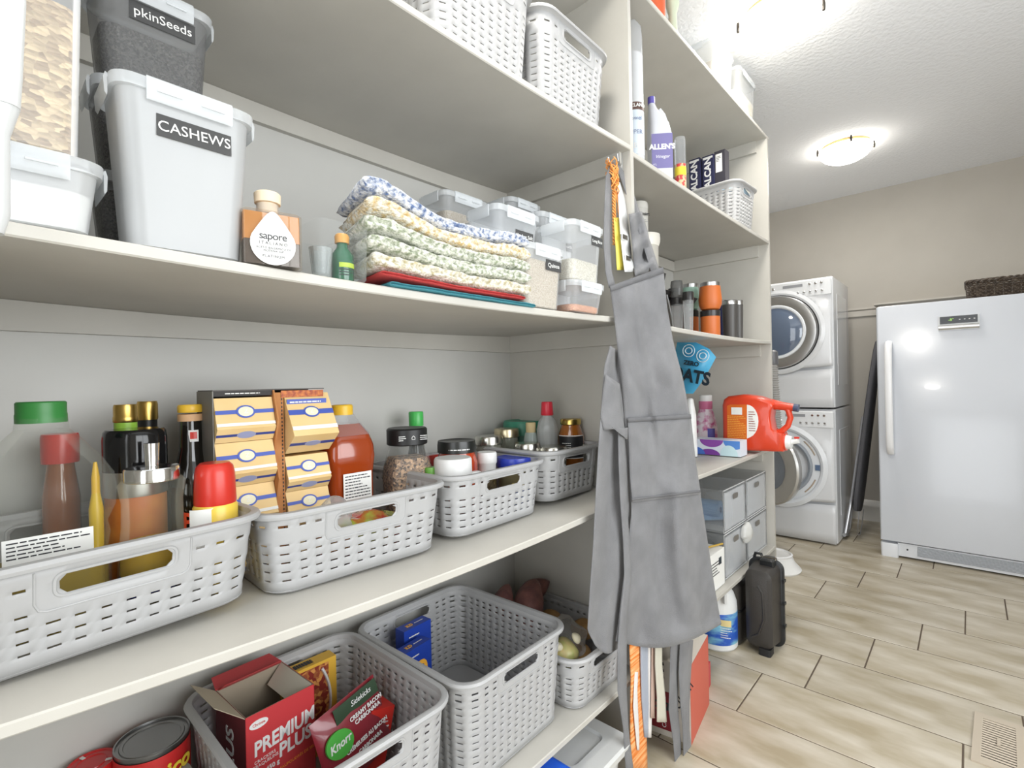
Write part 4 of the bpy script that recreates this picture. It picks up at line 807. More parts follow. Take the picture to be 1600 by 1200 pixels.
p_ = plate(t, 'black_label', pl((34, 34, 36), .5), (R*1.004, 0, .40*H), R*2.2, .46*H, bend=R*1.004); plate(p_, 'label_edge', CHALK, (R*1.008, 0, .645*H), R*2.2, .02*H, bend=R*1.008); plate(p_, 'label_edge', CHALK, (R*1.008, 0, .16*H), R*2.2, .02*H, bend=R*1.008)
smallprint(p_, (R*1.008, -.004, .44*H), R*1.2, .02, 3, CHALK, bend=R*1.008)
tag(ob('jar_tray', G().bb(-.04, .04, -.045, .045, 0, .003), CB, angle=0), 'hidden card divider under the marmalade jar', 'divider').location = (x, t.location.y, B2+.080)
# ================================================================== lower shelf contents
B1 = Z1+.0095
# cracker carton, open
cb = thing('cracker_carton', 'open red cracker carton with flaps up, standing in the tall basket', 'carton', (-1.105, .415, B1), math.radians(3))
CR = mat('carton_red', (192, 58, 62), .45); INS = pl((150, 138, 120), .8); w2, d2, h2 = .070, .072, .255
ob('front_wall', G().bb(d2-.001, d2, -w2, w2, 0, h2), CR, cb, angle=0); ob('back_wall', G().bb(-d2, -d2+.001, -w2, w2, 0, h2), CR, cb, angle=0)
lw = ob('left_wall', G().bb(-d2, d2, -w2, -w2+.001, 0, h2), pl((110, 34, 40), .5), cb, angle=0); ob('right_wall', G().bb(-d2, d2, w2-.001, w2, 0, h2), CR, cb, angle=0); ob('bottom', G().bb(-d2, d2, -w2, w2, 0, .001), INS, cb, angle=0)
g = G().bb(d2-.0022, d2-.0011, -w2+.001, w2-.001, .001, h2).bb(-d2+.0011, -d2+.0022, -w2+.001, w2-.001, .001, h2).bb(-d2+.002, d2-.002, -w2+.0011, -w2+.0022, .001, h2).bb(-d2+.002, d2-.002, w2-.0022, w2-.0011, .001, h2); ob('grey_card_inside', g, INS, cb, angle=0)
def flap(nm, m_, P, th=.001):
    a, b, c, d_ = map(Vector, P); nn = (b-a).cross(d_-a).normalized()*th; return ob(nm, G().loft([[a, b, c, d_], [a+nn, b+nn, c+nn, d_+nn]]), m_, cb, angle=0)
flap('left_flap', pl((176, 164, 142), .7), ((-d2, -w2, h2), (d2, -w2, h2), (d2-.03, -w2-.042, h2+.03), (-d2-.0, -w2-.045, h2+.034)))
bf = flap('back_flap', CR, ((-d2, -w2, h2), (-d2, w2, h2), (-d2-.045, w2-.008, h2+.006), (-d2-.045, -w2+.008, h2+.006)))
flap('back_flap', CR, ((-d2+.004, -w2+.004, h2), (-d2+.004, w2-.004, h2), (-d2+.018, w2-.010, h2+.012), (-d2+.018, -w2+.010, h2+.012)))
flap('right_flap', pl((196, 190, 176), .7), ((d2-.004, w2-.003, h2), (-d2+.004, w2-.003, h2), (-d2+.015, w2-.04, h2-.03), (d2-.015, w2-.04, h2-.03)))
text(cb, 'PREMIUM', .039, (d2+.0004, .006, h2-.065), WHITE, shear=.15, sx=.78, bold=.0011, rot=.10); text(cb, 'PLUS', .038, (d2+.0004, .026, h2-.096), WHITE, shear=.15, sx=.85, bold=.0011, rot=.10)
text(cb, 'CRACKERS\nCRAQUELINS', .0085, (d2+.0004, -.034, h2-.098), WHITE, rot=.08); text(cb, '450 g', .012, (d2+.0004, -.020, h2-.118), WHITE, bold=.0003, rot=.08); text(cb, 'SALTED TOPS · SAUPOUDRÉS DE SEL', .0078, (d2+.0004, .004, h2-.133), pl((240, 150, 60), .5), rot=.08)
g = G(); g.loft([[(c, .018*math.cos(a)-.045, h2-.022+.0085*math.sin(a)) for a in [2*PI*k/24 for k in range(24)]] for c in (d2+.0001, d2+.0008)]); e_ = ob('oval_badge', g, WHITE, cb); text(e_, 'Christie', .0075, (d2+.0012, -.045, h2-.022), RED)
text(cb, 'PLUS', .05, (.0, -w2-.0005, h2-.10), WHITE, '-y', rot=PI/2, bold=.001)
# chili dinner carton
cc = thing('dinner_carton', 'yellow dinner carton with a picture of chili, behind the cracker carton', 'carton', (-1.185, .545, B1))
ob('carton_body', G().bb(-.018, .018, -.07, .062, 0, .222), pl((222, 176, 62), .5), cc, angle=0)
pp = plate(cc, 'food_picture', mat('chili_photo', (132, 44, 34), .5, rgb2=(214, 150, 80), kind='voronoi', scale=110, contrast=(.2, .9)), (.0182, -.008, .13), .10, .17)
g = G(); P = [(.0195, .045-.020*((i/14-.5)*2)**2, .05+.155*i/14) for i in range(15)]; g.tube(P, .0035, 6); ob('bowl_rim', g, WHITE, cc)
smallprint(cc, (0, -.01, .2225), .05, .02, 1, face='z', th=.9)
tag(ob('soup_box', G().bb(-.05, .05, -.03, .03, 0, .16), pl((200, 44, 34), .45), angle=0), 'red soup mix box leaning beside the cracker carton', 'box').matrix_world = Matrix.Translation((-1.02, .575, B1+.015)) @ Matrix.Rotation(math.radians(-14), 4, 'X')
sb_ = bpy.data.objects['soup_box']; smallprint(sb_, (0, 0, .1602), .05, .016, 2, WHITE, 'z'); smallprint(sb_, (.0502, 0, .125), .045, .02, 2, WHITE)
kn = thing('pasta_pouch', 'dark red and green pasta pouch with green logo leaning in the basket', 'pouch', (-.955, .55, B1+.10)); kn.rotation_euler = (math.radians(6), math.radians(-18), math.radians(10))
g = G(); rings = []
for i in range(13):
    f = i/12; th_ = .016*math.sin(PI*min(1, max(0, f)))**.6+.0008; rings.append([(th_*math.sin(2*PI*k/16), .085*math.cos(2*PI*k/16), -.02+.15*f) for k in range(16)])
ob('pouch', g.loft(rings), mat('pouch_maroon', (132, 34, 46), .3, coat=.5), kn); plate(kn, 'dark_top_band', pl((40, 62, 40), .4), (.0115, 0.02, .112), .115, .030)
lg = ob('green_logo', G().loft([[(c, -.045+.032*math.cos(a)-.004*math.sin(a), .066+.026*math.sin(a)) for a in [2*PI*k/24 for k in range(24)]] for c in (.0135, .018)]), pl((76, 168, 66), .4), kn)
text(lg, 'Knorr', .021, (.0185, -.045, .066), WHITE, shear=.25, bold=.0005); text(kn, 'Sidekicks', .015, (.0145, .03, .114), WHITE, shear=.3); text(kn, 'CREAMY BACON\nCARBONARA', .0115, (.0165, .034, .083), WHITE, bold=.0004); text(kn, 'CRÉMEUSES AU BACON', .0105, (.0175, .018, .04), WHITE, bold=.0004); text(kn, 'CARBONARA', .0105, (.017, .02, .024), WHITE, bold=.0004)
# blue pasta dinner boxes
for (x, y, h, rz, lb) in ((-1.155, .832, .220, 4, 'blue macaroni dinner box standing behind the other one in the tall basket'), (-1.095, .785, .200, 8, 'blue macaroni dinner box in front with an orange letter motif')):
    t = thing('macaroni_box', lb, 'box', (x, y, B1), math.radians(rz), 'blue macaroni dinner boxes')
    b_ = ob('carton', G().bb(-.018, .018, -.048, .048, 0, h), pl((30, 62, 158), .4, 'box_blue'), t, angle=0)
    text(t, 'KD', .062, (.0185, 0, h*.66), pl((240, 176, 60), .5), bold=.003, rot=.15, sx=.8); text(t, 'KD', .016, (0, -.015, h+.0004), pl((230, 170, 60), .5), 'z', bold=.0006); smallprint(t, (.0185, -.012, h*.9), .04, .01, 1, WHITE)
    plate(t, 'noodle_swash', pl((232, 230, 220), .5), (.0184, .02, .02), .05, .03, rot=.5); smallprint(t, (0, .02, h), .035, .01, 1, CHALK, 'z')
# root vegetables
SP = mat('sweet_potato_skin', (110, 72, 70), .6, rgb2=(138, 92, 84), scale=30, bump=1, bscale=60); PO = mat('potato_skin', (160, 122, 72), .6, rgb2=(178, 140, 88), scale=40, bump=1, bscale=70)
def veg(name, label, c, L_, R_, rot, m_, seed, cat, bend=.1, group=None, pw=.6):
    g = G(); rings = []; n = 16
    for i in range(n+1):
        f = i/n; r = R_*max(.02, math.sin(PI*f))**pw
        rings.append([Vector(((f-.5)*L_, r*math.cos(a), r*math.sin(a)+bend*L_*math.sin(PI*f)))*1.0 for a in [2*PI*k/20 for k in range(20)]])
    for R_i in rings:
        for p in R_i: p += noise.noise_vector(p*22+Vector((seed, 0, 0)))*R_*.16
    g.loft(rings); o = tag(ob(name, g, m_, angle=80), label, cat, group); o.location = c; o.rotation_euler = [math.radians(v) for v in rot]; return o
ZV = B1
veg('sweet_potato', 'purple-brown sweet potato leaning against the back of the low basket, left one', (-1.12, 1.15, ZV+.150), .20, .038, (0, -38, 118), SP, 1, 'vegetable', group='sweet potatoes in the low basket')
veg('sweet_potato', 'larger reddish sweet potato, middle of the low basket', (-1.06, 1.215, ZV+.150), .21, .046, (0, -42, 112), SP, 5, 'vegetable', group='sweet potatoes in the low basket')
veg('sweet_potato', 'greyish sweet potato at the back touching the divider side', (-1.12, 1.30, ZV+.150), .17, .036, (0, -25, 78), SP, 9, 'vegetable', group='sweet potatoes in the low basket')
for i, (x, y, z, lb) in enumerate(((-1.04, 1.30, .095, 'brown potato nearest the back right corner of the low basket'), (-.93, 1.33, .085, 'brown potato half hidden by the apron in the low basket'), (-1.0, 1.16, .04, 'brown potato at the bottom left of the low basket'), (-.90, 1.27, .04, 'brown potato at the bottom front of the low basket'))):
    veg('potato', lb, (x, y, ZV+z), .085, .033, (0, 10*i, 40*i), PO, i*3, 'vegetable', 0.02, 'potatoes in the low basket', .5)
veg('onion', 'papery yellow onion at the front left of the low basket', (-.865, 1.140, ZV+.112), .085, .044, (0, 80, 20), mat('onion_skin', (206, 186, 130), .35, rgb2=(178, 186, 110), scale=16, stretch=(1, 3, 3)), 2, 'vegetable', 0, None, .5)
for i, (x, y, z, r, lb) in enumerate(((-.835, 1.155, .158, (0, 60, 40), 'garlic clove standing on the onion'), (-.86, 1.105, .142, (0, 20, 80), 'garlic clove lying against the basket rim'))):
    veg('garlic_clove', lb, (x, y, ZV+z), .036, .012, r, pl((232, 224, 196), .4, 'garlic'), i, 'vegetable', .1, 'garlic cloves on the onion', .6)
crumple('produce_bag', 'crinkled clear produce bag in the middle of the low basket', 'bag', (-.925, 1.20, ZV+.105), .075, .075, .06, mat('crinkled_clear2', (236, 234, 230), .10, alpha=.24), 21, 18)
# tomato can, jar and lidded tub at the far left of the lower shelf
x = -1.195; t = thing('tomato_can', 'large red-labelled tomato can with bare steel top', 'can', (x, .236, Z1+.0008)); R, H = .062, .214
ob('can_wall', G().lathe([(R, 0), (R, .004), (R-.001, .006), (R-.001, H-.006), (R, H-.004), (R, H), (R-.003, H), (R-.0035, H-.004), (R*.86, H-.0045), (R*.84, H-.003), (R*.76, H-.003), (R*.74, H-.0045), (.001, H-.0045)], 48), mat('can_steel', (150, 150, 150), .35, metal=1), t)
pw_ = ob('paper_label', G().lathe([(R, .007), (R+.0004, .009), (R+.0004, H-.012), (R, H-.010)], 48, caps=(False, False)), pl((206, 44, 44), .4), t)
text(pw_, 'Unico', .040, (R+.001, .006, H-.045), pl((244, 214, 70), .4), bend=R+.001, shear=.2, bold=.0014, rot=.15); plate(pw_, 'blue_swash', pl((44, 44, 120), .4), (R+.0008, .025, H-.075), .06, .02, bend=R+.0008)
x = -1.235; t = thing('red_lid_jar', 'jar with embossed red lid left of the tomato can', 'jar', (x, .148, Z1+.0008)); R, H = .038, .195
ob('jar_wall', G().lathe([(R*.95, 0), (R, .005), (R, H-.03), (R*.85, H-.018)], 30), mat('dark_jam', (88, 30, 24), .1, coat=1), t)
ob('lid', G().lathe([(R*1.0, H-.017), (R*1.04, H-.015), (R*1.04, H-.003), (R*.98, H), (R*.9, H-.0005), (R*.86, H-.002), (R*.62, H-.002), (R*.6, H-.0005), (R*.56, H-.002), (.001, H-.002)], 40), pl((196, 40, 40), .25), t)
for a in (60, 200): ob('white_mark', G().box((R*.75*math.cos(math.radians(a)), R*.75*math.sin(math.radians(a)), H-.001), (.012, .006, .001), Matrix.Rotation(math.radians(a), 3, 'Z')), WHITE, t)
t = thing('plastic_tub', 'grey translucent plastic tub squeezed between the can and the tall basket', 'tub', (-1.10, .262, Z1+.0008))
ob('tub_wall', G().rr([(0, .05, .018, .012), (.15, .055, .022, .014), (.155, .058, .024, .016), (.160, .056, .022, .016)]), mat('tub_grey', (190, 192, 192), .3, alpha=.8), t)
# totes on the floor under the lower shelf
tt = thing('storage_tote', 'light grey lidded plastic tote on the floor under the lower shelf', 'tote', (-.945, 1.142, 0))
TG = pl((206, 207, 205), .35)
ob('tote_body', G().rr([(.0, .185, .10, .03), (.15, .20, .11, .03), (.155, .205, .115, .03)], k=5), mat('tote_grey', (196, 198, 198), .35), tt)
ob('lid', G().rr([(.156, .222, .127, .035), (.175, .225, .130, .035), (.182, .219, .124, .03), (.182, .16, .08, .025), (.174, .155, .075, .025)], k=6), TG, tt)
tt = thing('blue_bin', 'bright blue plastic bin lid on the floor in front of the grey tote', 'bin', (-.90, .855, 0))
ob('bin_body', G().rr([(.0, .17, .12, .03), (.21, .19, .14, .03)], k=5), pl((40, 92, 200), .35), tt)
ob('lid', G().rr([(.211, .20, .15, .035), (.235, .20, .15, .035), (.242, .19, .14, .03)], k=5), pl((36, 96, 214), .35), tt)
# ================================================================== far bay, top board
container('frosted lidded box on the very top board of the far bay, the larger one', (-.91, 2.275, Z5+.0008), .235, .27, .19, fill=.10, fillm=mat('mixed_dry_goods', (206, 196, 176), .7, rgb2=(226, 222, 214), scale=20), body=TUB)
container('frosted lidded box on the very top board, by the outer end', (-.90, 2.57, Z5+.0008), .25, .26, .195, fill=.10, fillm=mat('mixed_dry_goods2', (214, 200, 150), .7, rgb2=(230, 226, 218), scale=26), body=TUB)
t, R, H = round_thing('orange_canister', 'orange canister at the top edge of the frame on the top board', 'canister', 1018, 1054, -.82, Z5+.0008, Z5+.19, [('canister_body', mat('canister_orange', (206, 92, 50), .4), [(.9, 0), (1, .03), (1, .9), (.9, .97), (.01, 1)])])
t, R, H = round_thing('pale_green_vase', 'pale green ribbed jar beside the orange canister on the top board', 'jar', 1056, 1074, -.80, Z5+.0008, Z5+.17, [('jar_body', mat('pale_green', (196, 206, 182), .3), [(.9, 0), (1, .05), (.8, .3), (.75, .6), (1.2, .8), (1.2, .95), (1, 1)])])
tag(ob('cream_ribbon', G().tube([(-.775, 1.93+.012*math.sin(i*1.4), Z5+.008+.006*abs(math.sin(i*.9))) if i < 9 else (-.775, 1.95, Z5+.01) for i in range(9)], .006, 6), mat('cream_plastic', (222, 218, 186), .4)), 'small cream plastic twist on the front edge of the top board', 'ribbon')
# ---- far bay, high shelf
L4 = 1.9128
x = -.835; t, R, H = round_thing('paper_towel_roll', 'wrapped paper towel roll standing upright on the high shelf by the divider', 'paper towel', 986, 1017, x, L4, zz(1002, 60, x), [('paper_roll', mat('quilted_paper', (232, 232, 232), .9, bump=2, bscale=120), [(.93, 0), (.97, .01), (.97, .80), (.9, .81)]), ('inner_tube', pl((190, 176, 156), .8), [(.25, .80), (.25, .815), (.2, .815)]), ('plastic_wrap', mat('wrap_film', (226, 228, 230), .12, alpha=.35), [(1, 0), (1, .82), (.98, .92), (.9, 1.0), (.4, 1.05)])])
t.rotation_euler.z = math.atan2(-t.location.y, -t.location.x)
bd = ob('brand_band', G().lathe([(R*1.004, .405*H), (R*1.008, .407*H), (R*1.008, .455*H), (R*1.004, .457*H)], 26, caps=(False, False)), pl((92, 66, 58), .5), t); text(bd, 'KIRKLAND', .0155, (R*1.015, .004, .432*H), WHITE, bend=R*1.02, bold=.0006)
bd = ob('pale_label', G().lathe([(R*1.004, .10*H), (R*1.008, .102*H), (R*1.008, .40*H), (R*1.004, .402*H)], 26, caps=(False, False)), mat('pale_blue_label', (206, 216, 226), .5), t); text(bd, 'Towel', .020, (R*1.015, .002, .345*H), pl((120, 134, 166), .5), bend=R*1.02); text(bd, 'SUPER', .020, (R*1.015, .002, .25*H), pl((140, 150, 178), .5), bend=R*1.02); text(bd, 'B', .026, (R*1.015, .004, .155*H), WHITE, bend=R*1.02)
# vinegar jug
y, R = circ(1017, 1064, -.85); x = -.85; t = thing('vinegar_jug', 'milky plastic vinegar jug with purple label and small purple cap', 'jug', (x, y, L4), math.radians(-52)); H = .355
ob('jug_body', G().rr([(0, R*.72, R*.70, .02), (.01, R*.78, R*.76, .02), (H*.55, R*.78, R*.76, .02), (H*.68, R*.72, R*.66, .02, 0, -R*.08), (H*.86, R*.34, R*.3, .02, 0, -R*.42), (H*.93, R*.2, R*.2, .02, 0, -R*.5)], k=5), mat('hdpe_milky', (222, 224, 230), .35, alpha=.82), t)
ob('cap', G().lathe([(R*.25, H*.92), (R*.25, H*.99), (.001, H)], 22, (0, -R*.5, 0)), pl((96, 88, 168), .4), t)
lb = plate(t, 'purple_label', pl((118, 112, 160), .5), (R*.782, 0, H*.37), R*1.40, H*.36); text(lb, "ALLEN'S", .026, (R*.79, 0, H*.41), WHITE, bold=.0012); text(lb, 'Vinegar', .017, (R*.79, 0, H*.31), WHITE, shear=.3); text(lb, '4 L', .010, (R*.79, -R*.5, H*.23), WHITE)
ob('handle', G().tube([(0, R*.05, H*.86), (0, R*.32, H*.80), (0, R*.62, H*.66)], R*.13, 8), mat('hdpe_milky'), t)
round_thing('sprinkle_shaker', 'clear shaker of coloured sprinkles with yellow band, right of the vinegar jug', 'shaker', 1063, 1081, -.83, L4, zz(1072, 224, -.83), [('shaker_body', mat('sprinkles', (206, 190, 150), .4, rgb2=(206, 70, 70), kind='voronoi', scale=90), [(.95, 0), (1, .03), (1, .55)]), ('clear_top', CLEAR, [(1, .55), (1, .95), (.9, 1)]), ('yellow_band', pl((226, 204, 60), .4), [(1.03, .36), (1.03, .50), (1.0, .5)])])
for i, (p0, py, yy, xx, lb) in enumerate(((1079, 249, 2.55, -1.02, 'leftmost navy foil box standing in the high-shelf basket'), (1104, 242, 2.56, -.955, 'middle navy foil box standing in the high-shelf basket'))):
    t = thing('foil_box', lb, 'box', (xx, yy, L4+.010), math.radians(-3), 'navy foil boxes in the high-shelf basket'); h = .40-.0*i
    b_ = ob('carton', G().bb(-.028, .028, -.025, .025, 0, h), pl((42, 44, 74), .4, 'foil_navy'), t, angle=0); text(t, 'ALCAN', .046, (0, -.0256, h-.085), WHITE, '-y', rot=PI/2, bold=.0015); plate(t, 'white_end', WHITE, (.0, -.0252, h-.012), .05, .010, '-y')
t = thing('wrap_box', 'black box with white label and barcode standing in the high-shelf basket', 'box', (-.90, 2.57, L4+.010), math.radians(-3)); h = .41; ob('carton', G().bb(-.026, .026, -.025, .025, 0, h), pl((60, 58, 66), .4), t, angle=0); plate(t, 'white_label', PAPER, (-.004, -.0253, h-.06), .032, .09, '-y'); smallprint(t, (-.004, -.0262, h-.04), .024, .03, 4, face='-y')
t = thing('tissue_packet', 'pale blue packet lying on top of the high-shelf basket', 'packet', (-.86, 2.62, L4+.19), math.radians(6)); ob('packet_body', G().rr([(0, .05, .09, .01), (.02, .06, .10, .015), (.038, .05, .09, .01)]), mat('pale_blue_pack', (150, 196, 226), .3, rgb2=(206, 226, 238), scale=14), t, angle=40)
# ---- far bay, middle shelf
L3 = 1.386
x = -.93; t, R, H = round_thing('tall_canister', 'tall pale canister with rolled rim half hidden by the apron', 'canister', 990, 1038, x, L3, zz(1014, 372, x), [('canister_wall', mat('smoky_cream', (206, 202, 192), .2, alpha=.8), [(.80, 0), (.82, .02), (.90, .90)]), ('rim', mat('cream_rim', (222, 218, 208), .3), [(.92, .88), (1, .92), (1.02, .96), (1, 1), (.9, 1), (.86, .98), (.01, .98)])], n=36)
t2 = zz(1014, 372, x)
t, R, H = round_thing('coffee_canister', 'small grey lettered jar standing on the tall pale canister', 'jar', 990, 1020, x, t2+.001, zz(1004, 322, x), [('jar_body', mat('grey_jar', (196, 194, 188), .35), [(.95, 0), (1, .04), (1, .78)]), ('lid', pl((206, 204, 198), .35), [(1.03, .78), (1.03, .92), (.95, 1)])], n=32)
t.rotation_euler.z = math.atan2(-t.location.y, -t.location.x); text(t, 'Cuisinart', .018, (R*1.01, .012, .55*H), INK, bend=R*1.02, bold=.0004); smallprint(t, (R*1.0, .010, .32*H), .05, .014, 2, pl((150, 150, 150), .6), bend=R*1.0)
bp_ = thing('black_appliance', 'black countertop appliance with angled lid and knob behind the blender cups', 'appliance', (-1.06, 2.12, L3+.0006))
BP = pl((46, 44, 42), .3)
ob('body', G().rr([(0, .11, .13, .03), (.02, .12, .14, .03), (.14, .12, .14, .03), (.16, .10, .12, .03)], k=5), mat('dark_metal', (92, 90, 86), .35, metal=.5), bp_)
ob('tray', G().rr([(.165, .13, .17, .02), (.185, .14, .18, .02), (.19, .13, .17, .02)], k=4), BP, bp_)
g = G(); g.box((.03, -.06, .255), (.012, .20, .09), Matrix.Rotation(math.radians(14), 3, 'Y')); ob('tilted_lid', g, BP, bp_); ob('knob', G().lathe([(.03, .19), (.03, .225), (.026, .232)], 20, (.06, .09, 0)), BP, bp_)
ob('silver_arc', G().tube([(.14, -.16+.05*math.sin(a/10*PI/2), .165-.15*a/10) for a in range(11)], .005, 6), STEEL, bp_)
def cup(name, label, cat, p0, p1, x, z0, z1, parts, group=None): return round_thing(name, label, cat, p0, p1, x, z0, z1, parts, group, 32)
ORG = mat('tumbler_orange', (196, 104, 46), .45); BST = pl((40, 38, 38), .3)
CG = mat('cup_clear', (206, 208, 208), .06, alpha=.25)
cup('blender_cup', 'clear blender cup with black collar, the right-hand one in front', 'cup', 1071, 1089, -.84, L3, zz(1080, 458, -.84), [('cup_wall', CG, [(.7, 0), (.75, .03), (.95, .8)]), ('collar', BST, [(1, .80), (1, .98), (.95, 1)])], 'blender cups with black collars')
cup('blender_cup', 'smoky blender cup with black collar and domed top, the left-hand one', 'cup', 1052, 1073, -.90, L3, zz(1062, 441, -.90), [('cup_wall', CG, [(.7, 0), (.75, .03), (.92, .56)]), ('collar', BST, [(.98, .56), (.98, .68), (.93, .69)]), ('dome', mat('smoky_dome', (110, 110, 108), .08, alpha=.5), [(.93, .69), (.93, .93), (.85, 1)])], 'blender cups with black collars')
zc1 = zz(1114, 487, -.86)
cup('travel_tumbler', 'orange tumbler with black collar standing under the rounded orange one', 'tumbler', 1098, 1130, -.86, L3, zc1, [('tumbler_body', ORG, [(.94, 0), (.97, .02), (.97, .78)]), ('collar', BST, [(.99, .78), (1, .80), (1, .99), (.9, 1)])], 'orange tumblers')
cup('travel_tumbler', 'rounded orange tumbler with steel rim stacked on another tumbler', 'tumbler', 1096, 1133, -.86, zc1+.001, zz(1114, 444, -.86), [('tumbler_body', ORG, [(.55, 0), (.8, .05), (.98, .22), (1, .4), (.88, .86)]), ('steel_rim', STEEL, [(.87, .86), (.86, .99), (.80, 1), (.78, .9), (.01, .9)])], 'orange tumblers')
cup('travel_tumbler', 'orange tumbler with black collar under the mint mug, mostly hidden', 'tumbler', 1070, 1096, -.98, L3, zz(1083, 487, -.98), [('tumbler_body', ORG, [(.94, 0), (.97, .02), (.97, .78)]), ('collar', BST, [(.99, .78), (1, .80), (1, .99), (.9, 1)])], 'orange tumblers')
cup('mint_tumbler', 'mint green rounded tumbler with steel rim behind the blender cups', 'tumbler', 1069, 1098, -.98, zz(1083, 487, -.98)+.001, zz(1083, 446, -.98), [('tumbler_body', pl((160, 196, 178), .4), [(.55, 0), (.8, .05), (.98, .22), (1, .4), (.88, .86)]), ('steel_rim', STEEL, [(.87, .86), (.86, .99), (.80, 1), (.78, .9), (.01, .9)])])
for p0, p1, x_, lb in ((1132, 1158, -.86, 'dark grey steel tumbler right of the orange ones, front'), (1148, 1166, -.84, 'dark grey steel tumbler farthest right on the middle shelf'), (1124, 1142, -.98, 'navy steel tumbler behind the dark grey ones')):
    cup('steel_tumbler', lb, 'tumbler', p0, p1, x_, L3, zz((p0+p1)/2, 472, x_), [('tumbler_body', pl((74, 72, 70), .4) if x_ > -.9 else pl((40, 48, 86), .4), [(.82, 0), (.84, .02), (.98, .90)]), ('steel_rim', STEEL, [(.98, .90), (.99, .985), (.95, 1)]), ('lid', BST, [(.94, .98), (.9, 1.01), (.01, 1.01)])], 'dark slim tumblers')
# ---- far bay, counter shelf
L2 = .8392
g = G(); P = []; yb = 2.12
sil = [(535, 1058, 1088), (545, 1056, 1108), (558, 1054, 1119), (575, 1054, 1110), (592, 1056, 1100), (606, 1060, 1090), (615, 1066, 1083)]
bagt = thing('treat_bag', 'tilted bright blue snack pouch peeking out from behind the apron', 'bag', tuple(at(1085, 612, y=yb)))
def pxsheet(rows, yf, n=10, bulge=.0, org=(0, 0, 0)):
    P = []
    for i, (py, a, b) in enumerate(rows):
        R_ = []
        for j in range(n+1):
            u = j/n; v = i/(len(rows)-1); q = at(a+(b-a)*u, py-(6 if i == 0 else 0)*math.sin(PI*u)*0, y=yf-bulge*math.sin(PI*u)*math.sin(PI*min(1, v+.05))); R_.append(q-Vector(org))
        P.append(R_)
    return P
P = pxsheet(sil, yb, bulge=.025, org=bagt.location); P2 = pxsheet(sil, yb+.002, bulge=-.025, org=bagt.location)
g = G(); g.grid(P); g.grid(P2); ob('pouch', g, mat('pouch_blue', (58, 152, 200), .3, rgb2=(84, 176, 214), scale=9, coat=.4), bagt, angle=60)
def onp(px, py, dy=-.004): q = at(px, py, y=yb-.024+dy); return q-bagt.location
text(bagt, 'OATS', .075, tuple(onp(1078, 588)), pl((24, 40, 52), .5), '-y', rot=-.22, bold=.003, sx=.9); text(bagt, 'ZERO', .026, tuple(onp(1080, 568)), pl((24, 40, 52), .5), '-y', rot=-.2, bold=.001)
for px, py in ((1076, 548), (1098, 556)):
    ce = onp(px, py, .0); g = G(); g.tube([ce+Vector((.026*math.cos(a), 0, .026*math.sin(a))) for a in [2*PI*k/24 for k in range(24)]], .0016, 5, loop=True); g.tube([ce+Vector((.015*math.cos(a), 0, .013*math.sin(a))) for a in [2*PI*k/16 for k in range(16)]], .002, 5, loop=True); ob('round_seal', g, pl((226, 236, 240), .5), bagt)
# support for the bag: carton hidden behind the apron
t = thing('cereal_carton', 'plain carton mostly hidden behind the apron, holding up the blue pouch', 'carton', (-.98, 2.02, L2)); ob('carton_body', G().bb(-.05, .05, -.03, .03, 0, .24), pl((206, 204, 198), .6), t, angle=0)
REDJ = mat('jug_red', (208, 64, 34), .3, coat=.3)
x = -1.07; t, R, H = round_thing('softener_bottle', 'tall red bottle with clear dosing cap standing behind the pink bottle', 'bottle', 1102, 1140, x, L2, zz(1121, 597, x), [('bottle_body', REDJ, [(.85, 0), (.92, .03), (.92, .30), (.78, .55), (.62, .80), (.60, .86)]), ('clear_cap', CLEAR, [(.68, .85), (.70, .87), (.66, .99), (.6, 1)]), ('white_insert', WHITE, [(.45, .86), (.45, .95), (.3, .97)])], n=32)
ob('grip_handle', G().tube([(-.02, -R*.5, .84*H), (-.02, -R*1.2, .90*H), (-.02, -R*2.0, .86*H), (-.02, -R*2.3, .74*H), (-.02, -R*2.0, .5*H), (-.02, -R*.6, .42*H)], .016, 10), REDJ, t)
x = -1.04; t, R, H = round_thing('scent_bottle', 'pink and white floral bottle with white cap between apron and red jugs', 'bottle', 1086, 1122, x, L2, zz(1102, 617, x), [('bottle_body', mat('floral_print', (226, 214, 222), .3, rgb2=(196, 96, 150), scale=26, contrast=(.45, .6)), [(.85, 0), (1, .04), (1, .35), (.85, .55), (.55, .74)]), ('pink_collar', pl((206, 112, 150), .4), [(.56, .72), (.60, .76), (.60, .88)]), ('cap', WHITE, [(.58, .88), (.58, .99), (.5, 1)])], n=30)
t.rotation_euler.z = math.atan2(-t.location.y, -t.location.x); plate(t, 'blue_drop', pl((96, 92, 176), .4), (R*1.004, R*.35, .22*H), R*.8, .3*H, bend=R*1.004)
t, R, H = round_thing('refill_pouch', 'white printed refill pouch squeezed between the apron and the pink bottle', 'pouch', 1070, 1090, -.97, L2, zz(1080, 622, -.97), [('pouch_body', mat('white_pouch', (222, 222, 220), .3, rgb2=(236, 236, 234), scale=20, bump=1), [(.95, 0), (1, .05), (.9, .7), (.5, .98), (.3, 1)])])
